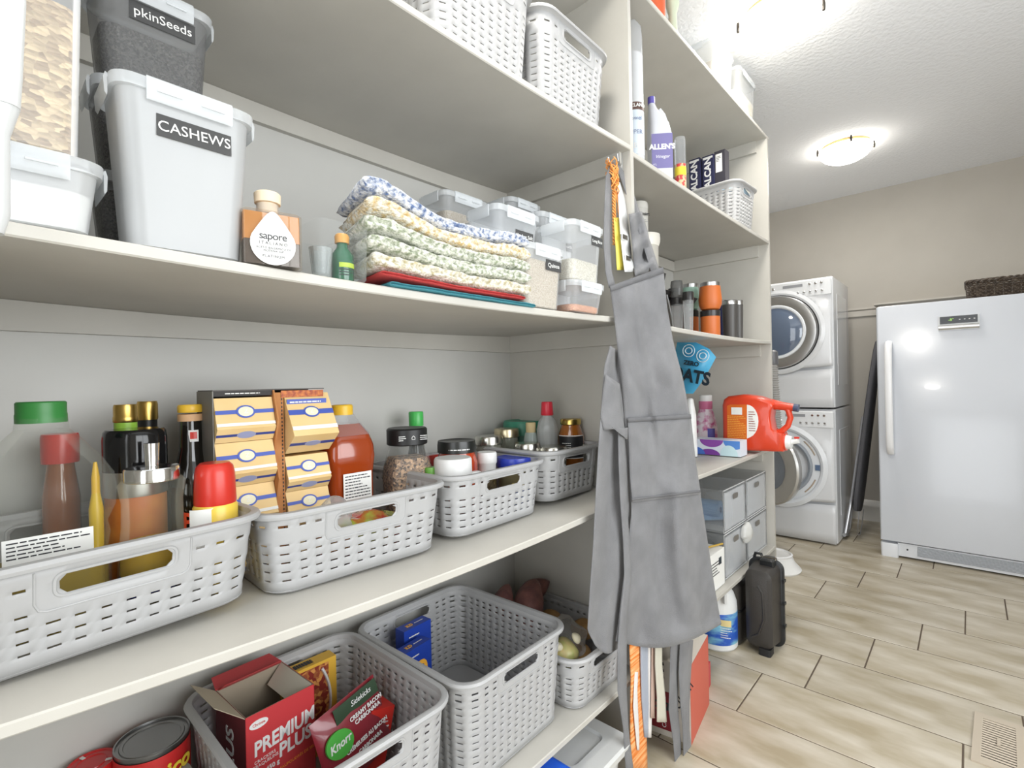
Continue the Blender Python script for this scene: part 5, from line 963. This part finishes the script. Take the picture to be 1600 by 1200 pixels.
# big red dispenser jug lying on its side, spout over the shelf edge
yj = 2.58; o_ = at(1170, 697, y=yj); tj = thing('detergent_jug', 'large red detergent jug lying on its side with the tap beyond the shelf edge', 'jug', (o_.x, yj, L2))
def J(px, py): q = at(px, py, y=yj-.055); return (q.x-o_.x, q.z-L2)
out_ = [(1130, 697), (1128, 690), (1127, 625), (1129, 616), (1136, 611), (1160, 608), (1182, 611), (1203, 618), (1208, 624), (1204, 632), (1202, 645), (1205, 662), (1212, 668), (1222, 670), (1222, 698), (1205, 698), (1185, 697), (1160, 696.5)]
pts = [J(*p) for p in out_]; cx = sum(p[0] for p in pts)/len(pts); cz = sum(p[1] for p in pts)/len(pts); dz_ = -min(p[1] for p in pts)+.001
def shr(k, p, yv): return (cx+(p[0]-cx)*k, yv, cz+(p[1]-cz)*k+dz_)
ob('jug_body', G().loft([[shr(k, p, yv) for p in pts] for k, yv in ((.86, -.055), (.95, -.052), (.99, -.042), (1, -.03), (1, .03), (.99, .042), (.95, .052), (.86, .055))]), REDJ, tj, angle=50)
def J3(px, py, yv=0): q = J(px, py); return Vector((q[0], yv, q[1]+dz_))
ob('grip_handle', G().tube([J3(1200, 622), J3(1215, 625), J3(1226, 632), J3(1230, 645), J3(1226, 658), J3(1216, 667), J3(1206, 671)], [.02, .017, .014, .013, .013, .014, .018], 10), REDJ, tj)
ob('filler_neck', G().tube([J3(1203, 625), J3(1236, 629)], [.022, .017], 14), REDJ, tj); ob('filler_cap', G().tube([J3(1235, 629), J3(1243, 630)], .018, 16), pl((66, 74, 100), .4), tj)
ob('spout_neck', G().tube([J3(1195, 683), J3(1224, 684)], [.048, .040], 18), REDJ, tj); ob('tap_collar', G().tube([J3(1223, 684), J3(1232, 685)], [.034, .030], 18), WHITE, tj)
ob('tap', G().tube([J3(1231, 684), J3(1243, 682)], [.012, .012], 10), WHITE, tj); ob('red_button', G().box(J3(1240, 677), (.02, .012, .008)), RED, tj)
def flat(name, pxs, m_, off, par=None):
    P = [shr(.999, J(*p), -.0555-off) for p in pxs]; P = [(a, -.0555-off, c) for a, b, c in P]; return ob(name, G().loft([P, [(a, b-.0008, c) for a, b, c in P]]), m_, par or tj, angle=0)
lb = flat('orange_label', [(1136, 678), (1136, 626), (1140, 624), (1167, 624), (1167, 680), (1140, 680)], pl((214, 104, 34), .4), 0)
wl_ = flat('white_label', [(1167, 677), (1167, 624)]+[(1167+18*math.cos(math.radians(a)), 650-26*math.sin(math.radians(a))) for a in range(75, -76, -15)], PAPER, 0)
q = shr(1, J(1151, 634), 0); plate(tj, 'barcode_patch', PAPER, (q[0], -.0566, q[2]), .05, .035, '-y'); q = shr(1, J(1151, 660), 0); smallprint(tj, (q[0], -.0568, q[2]), .085, .12, 14, pl((236, 170, 70), .5), '-y'); q = shr(1, J(1175, 650), 0); smallprint(tj, (q[0], -.0568, q[2]), .03, .10, 9, pl((150, 90, 80), .5), '-y')
# tissue box
tb = thing('tissue_box', 'flat tissue box printed with purple, blue and white curves at the shelf edge', 'tissue box', (-.888, 2.425, L2)); 
ob('carton', G().bb(-.115, .11, -.045, .05, 0, .072), pl((214, 222, 232), .5), tb, angle=0)
def disc(par, name, c, rx, rz, m_, a0=0, a1=360, off=0):
    P = []
    for k in range(21):
        a = math.radians(a0+(a1-a0)*k/20); x_, z_ = c[0]+rx*math.cos(a), c[1]+rz*math.sin(a); P.append((min(.1095, max(-.1145, x_)), -.0452-off, min(.0718, max(.0004, z_))))
    return ob(name, G().loft([P, [(a, b-.0004, c_) for a, b, c_ in P]]), m_, par, angle=0)
disc(tb, 'print_shape', (-.02, .072), .055, .035, pl((136, 72, 160), .5), 180, 360); disc(tb, 'print_shape', (-.03, 0), .05, .028, pl((120, 60, 150), .5), 0, 180, .0002); disc(tb, 'print_shape', (-.10, 0), .05, .035, pl((70, 110, 190), .5), 0, 180, .0004); disc(tb, 'print_shape', (.085, .072), .05, .04, pl((84, 134, 206), .5), 180, 360); disc(tb, 'print_shape', (.06, 0), .04, .05, pl((196, 222, 228), .5), 0, 180, .0006)
g = G(); g.loft([[(c_[0], c_[1], .0722+h_) for c_ in [(.085*math.cos(a), .022*math.sin(a)) for a in [2*PI*k/24 for k in range(24)]]] for h_ in (0, .0006)]); ob('oval_opening', g, pl((180, 190, 210), .5), tb)
# ---- far bay, lower shelf: clear drawers
AC = mat('acrylic', (214, 216, 216), .08, alpha=.2)
def drawer(label, y0, y1, z0, z1, pull=0):
    t = thing('acrylic_storage_box', label, 'storage box', (-.80, (y0+y1)/2, z0+.0006), group='stacked clear acrylic boxes'); w_ = (y1-y0)/2-.004; h_ = z1-z0-.002; D = .33
    ob('outer_shell', G().bb(-D, -.004, -w_, w_, 0, h_), AC, t, angle=0)
    f = ob('drawer_front', G().bb(-.003+pull, .003+pull, -w_+.012, w_-.012, .010, h_-.014), mat('acrylic_front', (226, 228, 230), .08, alpha=.3), t, angle=0)
    ob('drawer_tray', G().bb(-D+.02+pull, -.005+pull, -w_+.010, w_-.010, .006, .03), mat('acrylic_front'), t, angle=0)
    ob('handle_recess', G().rr([(0, .012, .032, .01), (.002, .012, .032, .01)]), pl((110, 106, 100), .4), f).matrix_local = Matrix.Translation((.0032+pull, -.0, h_-.045)) @ Matrix.Rotation(PI/2, 4, 'Y')
    ob('frame_edge', G().tube([(0, -w_, 0.002), (0, -w_, h_-.002), (0, w_, h_-.002), (0, w_, 0.002)], .003, 6, loop=True), mat('acrylic_edge', (232, 233, 233), .1, alpha=.7), t)
    return t
drawer('clear acrylic box, upper one nearer the apron, with a blue roll inside', 2.215, 2.505, .522, .712); drawer('clear acrylic box, upper one at the far end with white papers', 2.515, 2.825, .522, .712)
drawer('clear acrylic box, lower one nearer the apron with plastic spilling out', 2.215, 2.505, .3205, .518); drawer('clear acrylic box, lower one at the far end', 2.515, 2.825, .3205, .518)
t = thing('bag_roll', 'roll of pale blue bags inside the upper near drawer box', 'roll', (-1.0, 2.30, .60)); ob('roll_body', G().tube([(-.11, 0, 0), (.15, .02, 0)], .042, 22), mat('blue_film', (96, 140, 186), .35, rgb2=(120, 160, 200), scale=30, stretch=(1, 8, 8), bump=1), t); ob('core_hole', G().tube([(.149, .02, 0), (.153, .02, 0)], .012, 12), pl((60, 90, 130), .6), t)
crumple('folded_blue_film', 'crumpled pale blue plastic at the bottom of the upper near drawer', 'film', (-.93, 2.36, .565), .11, .10, .024, mat('light_blue_film', (142, 178, 214), .35), 31); crumple('white_papers', 'white crumpled papers in the upper far drawer box', 'paper', (-.93, 2.66, .575), .11, .11, .035, mat('white_film', (226, 230, 236), .5), 33)
crumple('white_filling', 'white packaging in the lower far drawer box', 'packaging', (-.94, 2.66, .40), .11, .11, .06, mat('white_film'), 35); crumple('plastic_spill', 'shiny clear plastic spilling over the front of the lower near drawer', 'plastic film', (-.785, 2.47, .475), .022, .055, .042, mat('shiny_film', (236, 236, 232), .12, alpha=.6), 37, 16)
t = thing('paper_pack', 'white paper-wrapped pack with black print at the front beside the lower drawers', 'pack', (-.845, 2.10, L2*0+.3208)); ob('pack_body', G().bb(-.08, .055, -.10, .09, 0, .155), PAPER, t, angle=0); p_ = plate(t, 'dark_print', pl((50, 60, 66), .5), (.0552, .04, .11), .03, .03); smallprint(t, (.0554, -.01, .09), .10, .06, 5); tag(ob('pencil', G().tube([(-.86, 2.05, .482), (-.80, 2.20, .485)], .004, 6), pl((196, 160, 70), .5)), 'short yellow pencil lying on the paper pack', 'pencil')
# ================================================================== floor under the far bay
x = -.865; t, R, H = round_thing('bleach_jug', 'white cleaning jug with blue label on the floor behind the apron', 'jug', 1082, 1147, x, 0.0005, .30, [('jug_body', mat('hdpe_white', (228, 229, 228), .3), [(.92, 0), (1, .03), (1, .60), (.97, .70), (.84, .82), (.6, .92), (.36, .98)]), ('cap', pl((206, 60, 60), .4), [(.38, .97), (.40, .98), (.38, 1.09), (.01, 1.1)])], n=36)
t.rotation_euler.z = math.atan2(-t.location.y, -t.location.x); lb = ob('blue_label', G().lathe([(R*1.003, .10*H), (R*1.008, .105*H), (R*1.008, .55*H), (R*1.003, .555*H)], 40, caps=(False, False)), mat('label_blue', (44, 90, 186), .4, rgb2=(130, 190, 214), scale=9, stretch=(1, 1, 2.5), contrast=(.45, .6)), t)
plate(lb, 'white_patch', pl((228, 210, 150), .5), (R*1.012, R*.42, .44*H), .045, .028, bend=R*1.012); smallprint(lb, (R*1.016, R*.42, .30*H), .05, .05, 5, CHALK, bend=R*1.012)
ob('grip_handle', G().tube([(.3*R, .2*R, .93*H), (.75*R, .35*R, .97*H), (1.0*R, .45*R, .88*H), (1.02*R, .45*R, .74*H)], .013, 8), mat('hdpe_white'), t)
# rugged case
rc_ = thing('equipment_case', 'black rugged plastic equipment case standing on its edge under the far bay', 'case', (-.690, 2.375, 0)); CM = mat('case_black', (54, 51, 48), .42, bump=.5, bscale=300)
def prism_y(levels, k=5):      # levels: (y, half x, z0, z1, radius)
    return [[(a, y_, (z0_+z1_)/2+b) for a, b, _ in [(p[0], p[1], 0) for p in ring(hx_, (z1_-z0_)/2, r_, 0, k=k)]] for y_, hx_, z0_, z1_, r_ in levels]
ob('base_half', G().loft(prism_y([(-.075, .040, .05, .345, .02), (-.066, .054, .03, .362, .03), (.045, .060, .015, .372, .03)])), CM, rc_, angle=40)
ob('lid_half', G().loft(prism_y([(.058, .060, .015, .372, .03), (.10, .052, .025, .362, .03), (.105, .04, .04, .35, .02)])), CM, rc_, angle=40)
ob('seam_flange', G().loft(prism_y([(.042, .070, .003, .382, .04), (.044, .073, .0005, .385, .04), (.056, .073, .0005, .385, .04), (.058, .070, .003, .382, .04)])), pl((30, 32, 34), .35), rc_, angle=30)
for z in (.10, .20, .30): ob('flange_rib', G().bb(.066, .076, .036, .064, z-.006, z+.006), pl((30, 32, 34), .35), rc_)
l_ = ob('latch', G().rr([(.36, .03, .03, .006, .015, .03), (.39, .028, .034, .006, .015, .03), (.396, .02, .03, .006, .015, .03)]), pl((36, 37, 38), .3), rc_); ob('latch_pin', G().tube([(-.015, .03, .394), (.045, .03, .394)], .006, 8), CHROME, l_)
ob('handle', G().tube([(-.05, .05, .378), (-.045, .05, .400), (-.02, .05, .400), (-.015, .05, .378)], .007, 8), pl((30, 32, 34), .35), rc_)
ob('corner_foot', G().rr([(0.0005, .025, .03, .01, .02, -.045), (.03, .025, .028, .01, .02, -.045)]), pl((28, 28, 30), .5), rc_); ob('moulded_rib', G().tube([(.0, -.0745, .30), (.018, -.0755, .27), (.022, -.0755, .16), (.0, -.0755, .09), (-.03, -.074, .07)], .005, 8), CM, rc_)
t = thing('case_filler', 'added dark block under the far bay, continuing the dark side of the rugged case', 'case', (-.96, 2.40, .0005)); ob('case_body', G().rr([(0, .18, .09, .03), (.02, .19, .10, .04), (.26, .19, .10, .04), (.285, .17, .08, .03)], k=5), CM, t); ob('filler_band', G().rr([(.150, .192, .102, .04), (.156, .193, .103, .04), (.162, .192, .102, .04)], k=5), BLACK, t)  # added block: carries the rugged case's dark tone on beneath the shelf
# beer carton on the floor
bc = thing('beer_carton', 'white and red beer carton on the floor behind the hanging towels', 'carton', (-.862, 1.686, 0.0005), math.radians(8.5))
ob('carton_body', G().bb(-.16, .155, -.125, .125, 0, .255), pl((216, 208, 196), .5), bc, angle=0); sp = plate(bc, 'red_side', pl((196, 92, 74), .5), (.1552, 0, .1275), .25, .255); plate(bc, 'maroon_band', pl((136, 34, 44), .5), (.06, -.1252, .085), .075, .13, '-y'); plate(bc, 'navy_band', pl((44, 36, 70), .5), (.02, -.1254, .175), .06, .06, '-y')
text(bc, 'Molson', .055, (.0, -.1256, .105), INK, '-y', shear=.3, bold=.0012); text(bc, 'CANADIAN', .018, (.0, -.1256, .075), INK, '-y'); text(bc, 'Molson', .05, (.12, -.1258, .14), INK, '-y', rot=1.1, shear=.3); text(bc, 'CANADIAN', .02, (.068, -.1262, .08), WHITE, '-y', rot=PI/2)
for i in range(3): plate(bc, 'black_stripe', INK, (.02+.0*i, -.1254, .232-.022*i), .10, .010, '-y', rot=.2)
tb_ = plate(bc, 'top_print', pl((150, 148, 142), .6), (.10, 0, .2555), .22, .03, 'z'); g = G(); g.tube([(.09, -.03, .2555), (.115, -.02, .262), (.12, .03, .262), (.10, .05, .2555)], .004, 6); ob('carry_handle', g, BLACK, bc)
t = thing('red_pennant_box', 'low red carton wedged behind the beer carton', 'carton', (-.80, 1.90, .0005), math.radians(8)); ob('carton_body', G().bb(-.05, .04, -.05, .05, 0, .09), pl((196, 70, 74), .5), t, angle=0)
# ================================================================== hooks and things hanging on the divider
HX, HZ = -.80, 1.885
hk = thing('coat_hook', 'double metal hook screwed to the divider side under the high shelf', 'hook', (HX, YD, HZ))
ob('back_plate', G().rr([(-.03, .012, .001, .001, 0, -.002), (.03, .012, .001, .001, 0, -.002)]), STEEL, hk)
for s_ in (-.012, .012): ob('prong', G().tube([(s_*.4, -.003, -.01), (s_, -.02, -.02), (s_*1.3, -.034, -.012), (s_*1.4, -.04, .008)], .0042, 8), STEEL, hk)
APR = mat('apron_cotton', (110, 110, 112), .9, rgb2=(122, 122, 124), scale=14, bump=.8, bscale=420, sheen=.2); APR2 = mat('apron_hem', (104, 104, 106), .9, bump=.8, bscale=420)
ap = thing('apron', 'long grey cotton apron hanging from the divider hook in front of both bays', 'apron', (-.72, 1.30, 1.2)); AO = ap.location
def interp(T, v):
    f = v*(len(T)-1); i = min(len(T)-2, int(f)); f -= i; f2 = f
    return [a+(b-a)*f2 for a, b in zip(T[i], T[i+1])]
def cloth_px(name, rows, depth, m_, nu=26, nv=46, par=None, org=None, bottom=0):
    P = []
    for i in range(nv+1):
        v = i/nv; xl, yl_, xr, yr_ = interp(rows, v); R_ = []
        for j in range(nu+1):
            u = j/nu; px = xl+(xr-xl)*u; py = yl_+(yr_-yl_)*u+bottom*math.sin(PI*u)*v**8
            R_.append(at(px, py, x=depth(u, v))-(org or AO))
        P.append(R_)
    return ob(name, G().grid(P), m_, par or ap, angle=70, solid=.0016, off=0)
main = [(953, 447, 1036, 417), (960, 500, 1042, 478), (966, 560, 1052, 535), (973, 620, 1067, 592), (978, 680, 1079, 655), (983, 740, 1087, 722), (987, 800, 1097, 790), (980, 860, 1106, 850), (973, 915, 1116, 915), (966, 975, 1125, 965), (962, 1002, 1127, 975)]
def dmain(u, v): return -.742+.115*u*(.55+.45*v)+.0085*math.sin(u*9+v*2.2)*min(1, v*3+.2)+.006*math.sin(u*17-v*5)*v+.005*noise.noise(Vector((u*4, v*9, 2)))*2+.012*math.exp(-((u-.42-.1*v)/.07)**2)*(.4+.3*math.sin(v*6))
cloth_px('main_panel', main, dmain, APR, bottom=22)
flapr = [(953, 540, 972, 552), (944, 572, 976, 590), (939, 640, 980, 650), (935, 700, 985, 700), (931, 770, 988, 780), (927, 850, 982, 855), (922, 920, 976, 925), (918, 985, 968, 990), (930, 1008, 964, 1014)]
cloth_px('side_fold', flapr, lambda u, v: -.740+.008*math.sin(u*8+v*3)+.012*(1-u)*v-.010*u, APR, nu=16, bottom=10)
cloth_px('rolled_edge', [(946, 585, 968, 600), (942, 612, 972, 650), (938, 650, 980, 690), (943, 672, 982, 668)], lambda u, v: -.728+.010*math.sin(u*PI), APR, nu=10, nv=14)
# pocket, following the main panel and standing a little proud
pk = [(981, 655, 1079, 650), (984, 740, 1087, 722), (988, 785, 1095, 772)]
def vmain(py): return max(0, min(1, (py-447)/(1002-447)))
def dp(u, v): return dmain(.03+.94*u, vmain(655+130*v))+.006
cloth_px('pocket', pk, dp, APR, nu=24, nv=14)
cloth_px('pocket_hem', [(981, 653, 1079, 647), (981.5, 660, 1080, 654)], lambda u, v: dmain(.03+.94*u, vmain(655))+.0085, APR2, nu=24, nv=2)
cloth_px('pocket_seam', [(987, 779, 1094, 766), (987, 782, 1094.5, 769)], lambda u, v: dmain(.03+.94*u, vmain(783))+.0085, APR2, nu=24, nv=2)
cloth_px('bib_hem', [(953, 447, 1036, 417), (954, 456, 1037, 427)], lambda u, v: dmain(u, 0)+.003, APR2, nu=24, nv=2)
cloth_px('folded_top', [(982, 335, 1002, 330), (985, 360, 1012, 362), (988, 385, 1016, 385), (990, 410, 1022, 405), (992, 432, 1028, 422)], lambda u, v: -.748+.010*math.sin(v*14+u*3)+.004*math.sin(u*9), APR, nu=10, nv=20)
def ribbon(name, pts, m_, par, org, twist=0, th=.0015, n=3):
    P = []
    for k, (px, py, w, x_) in enumerate(pts):
        tw = math.cos(twist*k); P.append([at(px-w/2+w*j/n, py, x=x_+(.004*math.sin(twist*k)*(j/n-.5)))-org for j in range(n+1)])
    Q = []
    for i in range(len(P)-1):
        for s_ in range(4): f = s_/4; Q.append([a.lerp(b, f) for a, b in zip(P[i], P[i+1])])
    Q.append(P[-1]); return ob(name, G().grid(Q), m_, par, angle=70, solid=th, off=0)
ribbon('neck_strap', [(957, 254, 7, -.79), (951, 275, 9, -.785), (949, 320, 9, -.78), (948, 380, 10, -.772), (951, 425, 10, -.76), (957, 450, 11, -.752)], APR, ap, AO)
ribbon('neck_strap', [(961, 254, 7, -.79), (972, 272, 10, -.785), (985, 305, 12, -.778), (998, 345, 12, -.765), (1012, 385, 13, -.748), (1024, 424, 14, -.738)], APR, ap, AO)
ribbon('waist_tie', [(970, 668, 9, -.733), (972, 720, 11, -.724), (974, 780, 10, -.722), (979, 850, 10, -.722), (981, 900, 11, -.722), (975, 960, 12, -.722), (972, 1010, 14, -.722), (972, 1080, 14, -.722), (978, 1140, 8, -.722), (984, 1205, 12, -.722)], APR, ap, AO)
ribbon('waist_tie', [(1055, 1000, 14, -.700), (1053, 1050, 13, -.700), (1052, 1110, 14, -.700), (1058, 1160, 12, -.700), (1060, 1210, 8, -.700)], APR, ap, AO)
ribbon('waist_tie', [(1073, 1000, 20, -.690), (1070, 1050, 19, -.690), (1070, 1100, 14, -.690), (1072, 1140, 10, -.690), (1076, 1205, 15, -.690)], APR, ap, AO)
# orange mesh bag tangle
mo = at(957, 280, x=-.785); om = thing('mesh_bag', 'bunched orange mesh net bag knotted over the hook', 'net bag', tuple(mo)); OM = mat('orange_net', (226, 142, 66), .7, rgb2=(238, 172, 96), scale=90)
rn = random.Random(5); g = G()
for k in range(26):
    a = rn.uniform(0, 6.28); z0_ = rn.uniform(.0, .045); P = []
    for i in range(9): f = i/8; P.append((.012*math.cos(a+f*5+k)+rn.uniform(-.003, .003), .015*math.sin(a+f*4)+rn.uniform(-.003, .003)+.010*(1-z0_/.04)*f, z0_-.075*f+.02))
    g.tube(P, .0017, 5)
ob('net_cords', g, OM, om)['kind'] = 'stuff'
g = G()
for s_ in (0, 2.1, 4.2): g.tube([(.004*math.cos(i*.75+s_), .005*math.sin(i*.75+s_)+.006-.00006*i, -.035-.0036*i) for i in range(46)], .0024, 5)
ob('braided_cord', g, OM, om); g = G()
for k in range(7): g.tube([(0, .01+.002*k, -.03), (.004, .022+.003*k, -.07-.004*k), (.002, .026+.002*k, -.095-.004*k)], .0018, 5)
ob('loose_tail', g, OM, om)
yo = at(968, 380, x=-.775); yh = thing('yellow_strap', 'bright yellow flat strap hanging behind the apron straps', 'strap', tuple(yo)); ribbon('strap_band', [(963, 340, 8, -.782), (966, 365, 11, -.778), (968, 395, 11, -.774), (970, 422, 12, -.770)], pl((222, 208, 92), .6), yh, yo)
wo = at(975, 360, x=-.768); ws = thing('white_strap', 'white adjustable strap with slider buckles hanging beside the orange net', 'strap', tuple(wo)); WSM = mat('white_webbing', (220, 220, 218), .8, bump=.6, bscale=300)
ribbon('webbing', [(966, 285, 5, -.785), (971, 310, 10, -.778), (974, 340, 13, -.772), (977, 375, 14, -.766), (980, 402, 14, -.760), (984, 425, 16, -.755)], WSM, ws, wo)
for px, py in ((975, 371), (980, 404)): c_ = at(px, py, x=-.757)-wo; ob('slider_buckle', G().rr([(c_.z-.007, .004, .017, .003, c_.x, c_.y), (c_.z+.007, .004, .017, .003, c_.x, c_.y)], k=3), CHROME, ws)
# towels and straps below the apron
def hang(name, label, cat, pts, m_, part, th=.002, group=None):
    o0 = at(pts[0][0], pts[0][1], x=pts[0][3]); t = thing(name, label, cat, tuple(o0), group=group); ribbon(part, pts, m_, t, o0, th=th, n=6); return t, o0
ORT = mat('orange_stripes', (222, 122, 44), .9, rgb2=(240, 178, 120), scale=120, stretch=(.05, .05, 1), contrast=(.4, .6))
hang('striped_towel', 'orange ribbed kitchen towel hanging lowest behind the apron', 'towel', [(992, 900, 16, -.742), (993, 1015, 18, -.742), (996, 1060, 20, -.742), (997, 1120, 24, -.74), (998, 1205, 26, -.738)], ORT, 'towel_cloth', .004)
hang('white_rag', 'thin white ragged cloth strip hanging over the orange towel', 'rag', [(996, 1006, 4, -.760), (995, 1030, 5, -.745), (993, 1080, 5, -.735), (993, 1105, 7, -.733), (996, 1150, 5, -.733), (997, 1172, 3, -.733)], mat('white_rag', (224, 220, 216), .9, bump=1, bscale=300), 'rag_cloth')
hang('blue_grey_towel', 'narrow blue-grey towel with white edging beside the orange one', 'towel', [(1008, 960, 14, -.736), (1008, 1030, 14, -.735), (1009, 1090, 13, -.735), (1011, 1152, 8, -.735)], mat('blue_grey_terry', (166, 172, 184), .95, bump=1.5, bscale=400), 'towel_cloth', .004)
hang('white_edge_towel', 'slim white towel edge hanging right of the blue-grey one', 'towel', [(1015, 960, 4, -.732), (1015, 1050, 4, -.731), (1016, 1100, 4, -.731), (1015, 1152, 4, -.731)], mat('white_rag'), 'towel_cloth', .004)
hang('beige_band', 'pinkish beige strap hanging between the towels', 'strap', [(1022, 960, 6, -.724), (1021, 1050, 6, -.724), (1020, 1122, 6, -.724)], pl((186, 160, 146), .8), 'strap_band')
hang('cream_band', 'wide cream cloth band hanging right of the towels', 'cloth', [(1029, 960, 9, -.715), (1029, 1040, 10, -.714), (1033, 1090, 12, -.712), (1034, 1128, 14, -.712)], mat('cream_band', (206, 202, 186), .9, bump=1, bscale=200, stretch=(4, 4, 1)), 'cloth_band', .004)
